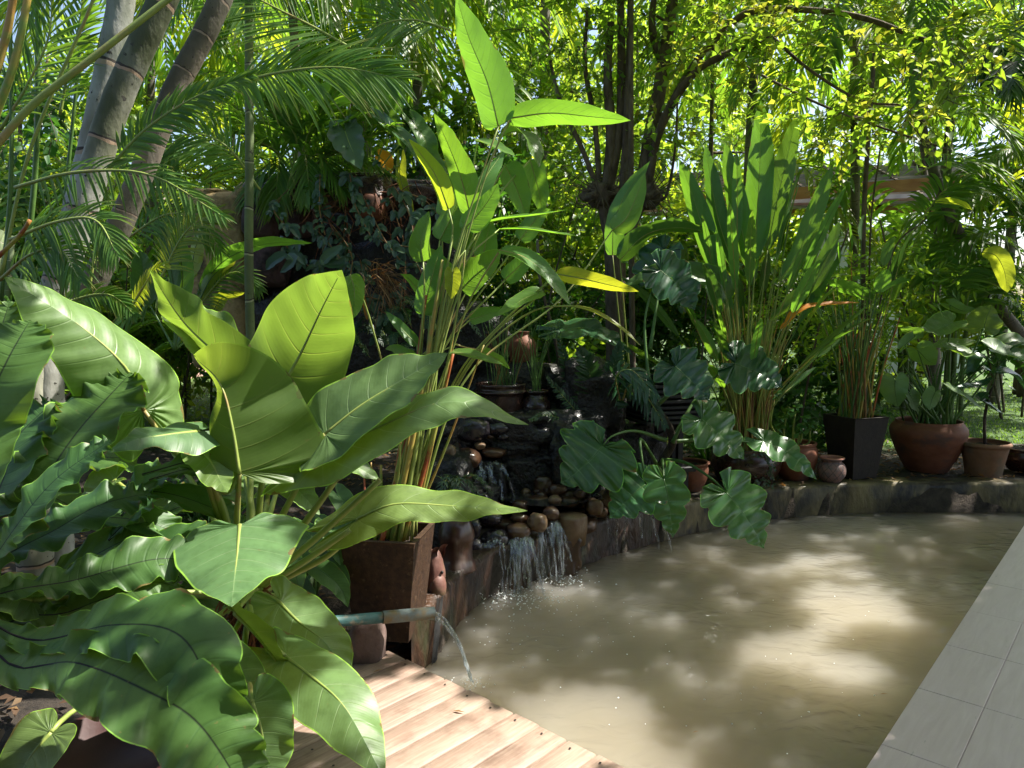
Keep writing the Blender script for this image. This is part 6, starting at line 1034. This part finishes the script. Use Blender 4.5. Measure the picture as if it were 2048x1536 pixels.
twigs(lv, None, [P(*b) for b in ((1760, 590, 7), (1640, 590, 7.2), (1690, 640, 7.4), (1780, 640, 7.4), (1610, 640, 7.2), (1850, 560, 7.4))], (.45, .45, .3), 210, rg, ll=.12, lw=.016, filt=True); lv.build('foliage', M['bgm'], br)
# ------------------------------------------------------------------ background shrubs and trees
def bgtree(px, Y, h, n, mat, label, cat='tree', seed=0, w=1.3, stems=1, zlo=.5, grp=None, name='garden_tree', **kw):
    rr = random.Random(seed); b = P(px, 700, Y); b[2] = gz(b[0], Y); tr_ = []
    for s in range(stems): o = np.array([rr.uniform(-.2, .2), rr.uniform(-.2, .2), 0])*stems; tr_.append([b+o, b+o*1.5+[rr.uniform(-.2, .2), 0, h*.4], b+o*2.2+[rr.uniform(-.4, .4), rr.uniform(-.3, .3), h*.85]])
    n = int(n*(.33 if Y > 10.8 else .85)); nb = 9; bl = [(b+np.array([rr.uniform(-w, w), rr.uniform(-w, w)*.8, rr.uniform(zlo, 1)*h]), rr.uniform(.3, .5)*w) for _ in range(nb)]
    kw.setdefault('filt', Y < 9.5); return tree(name, b, tr_, bl, n, mat, label, cat, grp, seed=seed, r0=kw.pop('r0', .05), **kw)
BG1 = 'shrubs behind the fountain and pots'; BG2 = 'background trees'
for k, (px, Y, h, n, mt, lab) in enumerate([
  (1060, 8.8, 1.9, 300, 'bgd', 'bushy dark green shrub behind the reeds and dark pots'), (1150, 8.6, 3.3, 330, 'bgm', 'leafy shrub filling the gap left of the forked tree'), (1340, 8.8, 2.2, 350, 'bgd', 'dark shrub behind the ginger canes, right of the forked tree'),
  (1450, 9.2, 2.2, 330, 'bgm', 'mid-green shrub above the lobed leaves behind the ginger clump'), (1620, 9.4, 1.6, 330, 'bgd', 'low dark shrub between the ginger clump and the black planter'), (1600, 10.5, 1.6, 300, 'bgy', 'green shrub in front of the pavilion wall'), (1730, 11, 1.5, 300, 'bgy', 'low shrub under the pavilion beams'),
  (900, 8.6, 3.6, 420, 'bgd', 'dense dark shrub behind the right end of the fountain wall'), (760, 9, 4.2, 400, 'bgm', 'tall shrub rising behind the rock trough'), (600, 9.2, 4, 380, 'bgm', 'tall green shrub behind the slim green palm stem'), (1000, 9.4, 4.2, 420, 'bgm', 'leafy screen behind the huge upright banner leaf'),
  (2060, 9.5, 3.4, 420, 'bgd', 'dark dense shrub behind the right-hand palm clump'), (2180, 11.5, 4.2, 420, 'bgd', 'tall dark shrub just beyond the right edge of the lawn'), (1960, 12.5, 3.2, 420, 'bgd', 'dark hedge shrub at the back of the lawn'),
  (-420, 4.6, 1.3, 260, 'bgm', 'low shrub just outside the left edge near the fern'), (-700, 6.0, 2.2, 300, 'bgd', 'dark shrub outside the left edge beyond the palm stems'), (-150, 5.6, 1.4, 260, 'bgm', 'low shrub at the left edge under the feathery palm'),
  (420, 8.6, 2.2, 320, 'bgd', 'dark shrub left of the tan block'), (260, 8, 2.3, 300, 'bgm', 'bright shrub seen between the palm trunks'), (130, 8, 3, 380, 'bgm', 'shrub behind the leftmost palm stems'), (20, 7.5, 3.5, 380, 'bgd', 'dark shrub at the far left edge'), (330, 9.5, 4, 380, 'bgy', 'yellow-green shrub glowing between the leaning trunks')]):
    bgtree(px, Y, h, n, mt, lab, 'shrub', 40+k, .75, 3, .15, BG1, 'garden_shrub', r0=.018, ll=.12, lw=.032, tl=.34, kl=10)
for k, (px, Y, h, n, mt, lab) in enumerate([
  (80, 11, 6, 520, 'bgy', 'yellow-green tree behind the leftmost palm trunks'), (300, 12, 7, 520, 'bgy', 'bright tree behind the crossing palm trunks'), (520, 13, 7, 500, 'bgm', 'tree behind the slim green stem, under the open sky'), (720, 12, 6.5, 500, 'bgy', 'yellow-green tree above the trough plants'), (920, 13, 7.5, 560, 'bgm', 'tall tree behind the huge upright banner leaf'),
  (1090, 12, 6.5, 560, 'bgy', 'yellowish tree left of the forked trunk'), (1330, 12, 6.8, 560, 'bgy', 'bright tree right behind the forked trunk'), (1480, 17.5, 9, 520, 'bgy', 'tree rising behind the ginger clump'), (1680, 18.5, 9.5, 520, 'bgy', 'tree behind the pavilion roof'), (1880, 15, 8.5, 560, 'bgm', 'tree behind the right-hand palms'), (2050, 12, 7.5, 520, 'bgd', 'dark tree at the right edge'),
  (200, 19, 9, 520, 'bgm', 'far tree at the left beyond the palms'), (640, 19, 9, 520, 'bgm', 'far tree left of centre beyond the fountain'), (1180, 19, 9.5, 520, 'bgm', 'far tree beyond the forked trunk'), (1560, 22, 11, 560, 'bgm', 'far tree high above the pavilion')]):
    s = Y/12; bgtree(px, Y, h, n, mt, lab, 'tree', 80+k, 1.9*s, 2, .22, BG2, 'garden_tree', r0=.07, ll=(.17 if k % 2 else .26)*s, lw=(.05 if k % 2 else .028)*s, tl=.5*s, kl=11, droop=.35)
# background feather palms: one built, the rest copied
def areca(root, b, n, L, seed, mat, l0, stems=6):
    rr = random.Random(seed)
    for k in range(n):
        a = rr.uniform(0, 6.283); d = np.array([math.cos(a), math.sin(a), 0]); q = L*rr.uniform(.6, 1); h = rr.uniform(.7, 1.5)*q; o = b+d*rr.uniform(0, .25)
        fr(root, [o+d*.1*q+[0, 0, h*.45], o+d*.25*q+[0, 0, h*.9], o+d*.6*q+[0, 0, h*1.15], o+d*1.0*q+[0, 0, h*.85]], l0, mat, .02, npair=26, seed=seed*50+k, ang=50, droop=.4, rach=.01, seg=4)
    mb = MB()
    for k in range(stems): a = rr.uniform(0, 6.28); o = b+np.array([.2*math.cos(a), .2*math.sin(a), 0]); addtube(mb, [o, o+[rr.uniform(-.1, .1), 0, L*.5], o+[rr.uniform(-.25, .25), rr.uniform(-.2, .2), L*.9]], [.03, .02], 8, n=10)
    mb.build('stems', M['cane'], root)
def copy_tree(o, par=None):
    c = o.copy(); sc.collection.objects.link(c); c.parent = par; ORG[c.name] = ORG.get(o.name)
    for ch in list(o.children): copy_tree(ch, c)
    return c
GP = 'feather palms in the background'
for si, (mt, sps) in enumerate([('palm', [(560, 7.4, 0, 1.0, 'feather palm behind the rock trough at upper left'), (860, 10.5, 1.2, 1.5, 'feather palm behind the middle banner leaves'), (1780, 10.5, 2.4, 1.35, 'feather palm right of the pavilion post'), (-60, 6.2, .7, 1.1, 'feather palm at the far left behind the thin stems'), (1480, 17.5, .3, 1.8, 'feather palm far behind the ginger clump')]),
      ('palmy', [(330, 10.5, 0, 1.4, 'yellow feather palm lit between the ringed trunks'), (720, 11, 1.5, 1.7, 'yellow feather palm under the sky gap left of centre'), (1060, 10.5, .6, 1.25, 'yellow feather palm left of the forked tree'), (1150, 15, 2.2, 1.9, 'tall yellow feather palm far behind the forked tree'), (130, 9.5, 3, 1.3, 'yellow feather palm behind the leftmost trunk'), (1900, 9.6, 1.1, 1.0, 'yellow feather palm low behind the elephant ears'), (1420, 11.5, 2.9, 1.4, 'yellow feather palm behind the ginger clump')])]):
    proto = None
    for (px, Y, rz, s, lab) in sps:
        b = P(px, 700, Y); b[2] = gz(b[0], Y)
        if proto is None: proto = empty('feather_palm', (0, 0, 0), lab, 'palm', GP); areca(proto, np.zeros(3), 12, 2.1, 7+si, mt, .5); o = proto
        else: o = copy_tree(proto); o['label'] = lab
        o.location = b; o.rotation_euler = (0, 0, rz); o.scale = (s, s, s)
proto = None; rq = random.Random(4)
for (px, Y, zt, rz, s, lab) in [(600, 8.6, 4.9, 0, 1, 'tall palm whose crown droops in above the rock trough'), (840, 9.2, 5.3, 1.2, 1, 'tall palm with its crown behind the tip of the huge banner leaf'), (1500, 10.5, 5.4, 2.2, 1.05, 'tall palm above the ginger clump behind the arching branch'), (1690, 9.3, 4.9, .6, .95, 'tall palm behind the yellow leaves at upper right'), (1880, 8.4, 4.6, 3, .9, 'tall palm by the fan leaf at upper right'), (330, 9.5, 5.2, 4, 1, 'tall palm behind the crossing ringed trunks'), (1080, 11, 6.0, 5, 1.1, 'tall palm left of the forked tree'), (1990, 11, 5.0, 5.5, 1.1, 'tall palm far right beyond the lawn')]:
    b = P(px, 700, Y); b[2] = gz(b[0], Y)
    if proto is None:
        proto = empty('tall_palm', (0, 0, 0), lab, 'palm', 'tall palms behind the garden beds'); o = proto; mb = MB(); addtube(mb, [(0, 0, -.2), (.1, 0, 2.4), (0, .05, 4.9)], [.09, .06, .05], 12, n=30); mb.build('trunk', M['tr3'], proto)
        for k in range(15):
            a = 6.283*k/15*1.0+rq.uniform(-.2, .2); d = np.array([math.cos(a), math.sin(a), 0]); L = rq.uniform(1.5, 2.2); h = rq.uniform(-.1, .45); c = np.array([0, .05, 4.85])
            fr(proto, [c, c+d*L*.3+[0, 0, L*(.15+h*.6)], c+d*L*.7+[0, 0, L*(h*.7-.05)], c+d*L*.95+[0, 0, L*(h*.2-.5)]], .55, 'palm' if k % 3 else 'palmy', .02, npair=30, seed=900+k, ang=52, droop=.45, rach=.012, seg=4)
    else: o = copy_tree(proto); o['label'] = lab
    o.location = b; o.rotation_euler = (0, 0, rz); s *= zt/4.9; o.scale = (s, s, s)
# ------------------------------------------------------------------ pavilion and house
pav = empty('pavilion', P(1620, 700, 13.5)*[1, 1, 0]+[0, 0, .35], 'timber garden pavilion with a slatted brown roof and orange-brown beams', 'pavilion')
def bar(mb, a, b, w_, h_): 
    a, b = np.array(a), np.array(b); T = nrm(b-a); S = nrm(np.cross(T, [0, 0, 1])); U_ = np.cross(S, T); V = [p+S*sx*w_/2+U_*sz*h_/2 for p in (a, b) for sx, sz in ((-1, -1), (1, -1), (1, 1), (-1, 1))]
    mb.add(V, [[3, 2, 1, 0], [4, 5, 6, 7], [0, 1, 5, 4], [1, 2, 6, 5], [2, 3, 7, 6], [3, 0, 4, 7]])
mb = MB()
for k in range(15): f = k/14; Yk = 13.4+f*2.6; a = P(1120, 700, Yk); b = P(1960, 700, Yk); za = 3.42+f*1.15; bar(mb, (a[0], Yk, za-.1), (b[0], Yk, za+.25), .12, .04)
mb.build('roof_slats', M['slat'], pav, smooth=False); mb = MB()
for k in range(9): f = k/8; x = P(1120, 700, 13.4)[0]*(1-f)+P(1960, 700, 13.4)[0]*f; bar(mb, (x, 13.35, 3.27+.35*f), (x, 16.1, 4.5+.35*f), .06, .07)
mb.build('rafters', M['darkw'], pav, smooth=False); mb = MB(); bar(mb, P(1250, 412, 13.3), P(1960, 360, 13.3), .08, .2); bar(mb, P(1420, 427, 13.5), P(1960, 415, 13.5), .07, .13); mb.build('beam', M['fascia'], pav, smooth=False)
mb = MB(); bar(mb, P(1480, 410, 13.6), P(1940, 395, 13.6), .03, .2); mb.build('panel', M['bluew'], pav, smooth=False)
for x in (1500, 1730, 1935): mb = MB(); a = P(x, 400, 13.45); bar(mb, (a[0], a[1], .3), a, .12, .12); mb.build('post', M['fascia'], pav, smooth=False)
mb = MB(); a = P(1600, 560, 15.5); b = P(1960, 560, 15.5); bar(mb, (a[0], 15.5, 1.9), (b[0], 15.5, 1.9), .15, 3.0); mb.build('wall', M['white'], pav, smooth=False)
mb = MB()
for k in range(7): a = P(1640+k*16, 450, 15.3); bar(mb, (a[0], 15.3, 2.3), (a[0], 15.3, 3.4), .06, .06)
mb.build('window_bars', M['darkw'], pav, smooth=False)
hs = empty('garden_house', P(120, 700, 13)*[1, 1, 0]+[0, 0, .35], 'pink-walled house glimpsed behind the left palm trunks', 'house')
mb = MB(); c = P(110, 640, 14); box(mb, (c[0], 14, 1.9), (4.4, 3, 3.2)); mb.build('wall', M['pinkw'], hs, smooth=False); mb = MB(); box(mb, (c[0], 14, 3.65), (5.2, 3.8, .25)); mb.build('roof', M['slat'], hs, smooth=False)
mb = MB(); box(mb, (c[0]+.5, 12.47, 1.7), (1.0, .06, 1.2)); mb.build('window', M['darkw'], hs, smooth=False)
# ------------------------------------------------------------------ lawn, litter, low groundcover
rg = np.random.RandomState(9); n = 42000; Yv = 7.6+rg.rand(n)**1.6*7; Xv = (rg.rand(n)*2-1)*Yv*.85+.2; mb = MB(); nz = np.array([.0])
b = np.stack([Xv, Yv, .235+.02*np.clip(Yv-7.4, 0, 6)], 1); d = rg.normal(0, .45, (n, 3)); d[:, 2] = 1; simple_leaves(mb, b, d, rg.normal(0, 1, (n, 3)), rg.uniform(.03, .07, n), .006, rg, droop=.3)
kind(mb.build('grass', M['grass'], at=(0, 0, 0)), 'stuff')
n = 2600; Yv = 5.9+rg.rand(n)**1.3*2.6; Xv = rg.uniform(-1.5, 5.2, n); wy_ = np.interp(Xv, WALL[:, 0], WALL[:, 1]); ok = Yv > wy_+.1; Xv, Yv = Xv[ok], Yv[ok]; n = len(Xv); mb = MB()
simple_leaves(mb, np.stack([Xv, Yv, np.full(n, .262)], 1), rg.normal(0, 1, (n, 3))*[1, 1, .15], rg.normal(0, .3, (n, 3))+[0, 0, 1], rg.uniform(.03, .09, n), .014, rg); kind(mb.build('leaf_litter', M['dead'], at=(0, 0, 0)), 'stuff')
n = 1500; Xv = rg.uniform(-3, -.55, n); Yv = rg.uniform(1.8, 5.2, n); mb = MB(); simple_leaves(mb, np.stack([Xv, Yv, np.full(n, .15)+(Yv > 3.5)*.11], 1), rg.normal(0, 1, (n, 3))*[1, 1, .15], rg.normal(0, .3, (n, 3))+[0, 0, 1], rg.uniform(.03, .1, n), .014, rg); kind(mb.build('leaf_litter', M['dead'], at=(0, 0, 0)), 'stuff')
# spiky undergrowth
ug = [(1610, 860, 6.9, 'strap-leaved tuft behind the small terracotta pot'), (1560, 880, 6.8, 'grassy tuft left of the black planter'), (1250, 880, 6.2, 'dark grassy tuft behind the sprawling trunk'), (1420, 860, 6.6, 'dark tuft at the foot of the ginger canes'), (300, 760, 4.4, 'low tuft between the long silvery leaf and the palm trunks'), (420, 800, 4.4, 'low tuft below the tan block')]
for k, (px, py, Y, lab) in enumerate(ug):
    mb = MB(); c = P(px, py, Y); c[2] = gz(c[0], Y); n = 90; a = rg.uniform(0, 6.28, n); d = np.stack([np.cos(a)*.6, np.sin(a)*.6, rg.uniform(.6, 1.6, n)], 1)
    for j in range(n):
        L = rg.uniform(.25, .6); dd = nrm(d[j]); V, F, U, _, _ = leafgeo([c, c+dd*L*.5, c+dd*L*.8+[dd[0]*.1, dd[1]*.1, 0], c+dd*L*.9+[dd[0]*.25, dd[1]*.25, -.12]], .008, (-dd[0], -dd[1], .6), shape='lance', nt_=7, nv=1, ruf=0); mb.add(V, F, U, rg.rand())
    tag(mb.build('grass_tuft', M['bgd'], at=c), lab, 'plant', 'tufts of strap-like undergrowth')
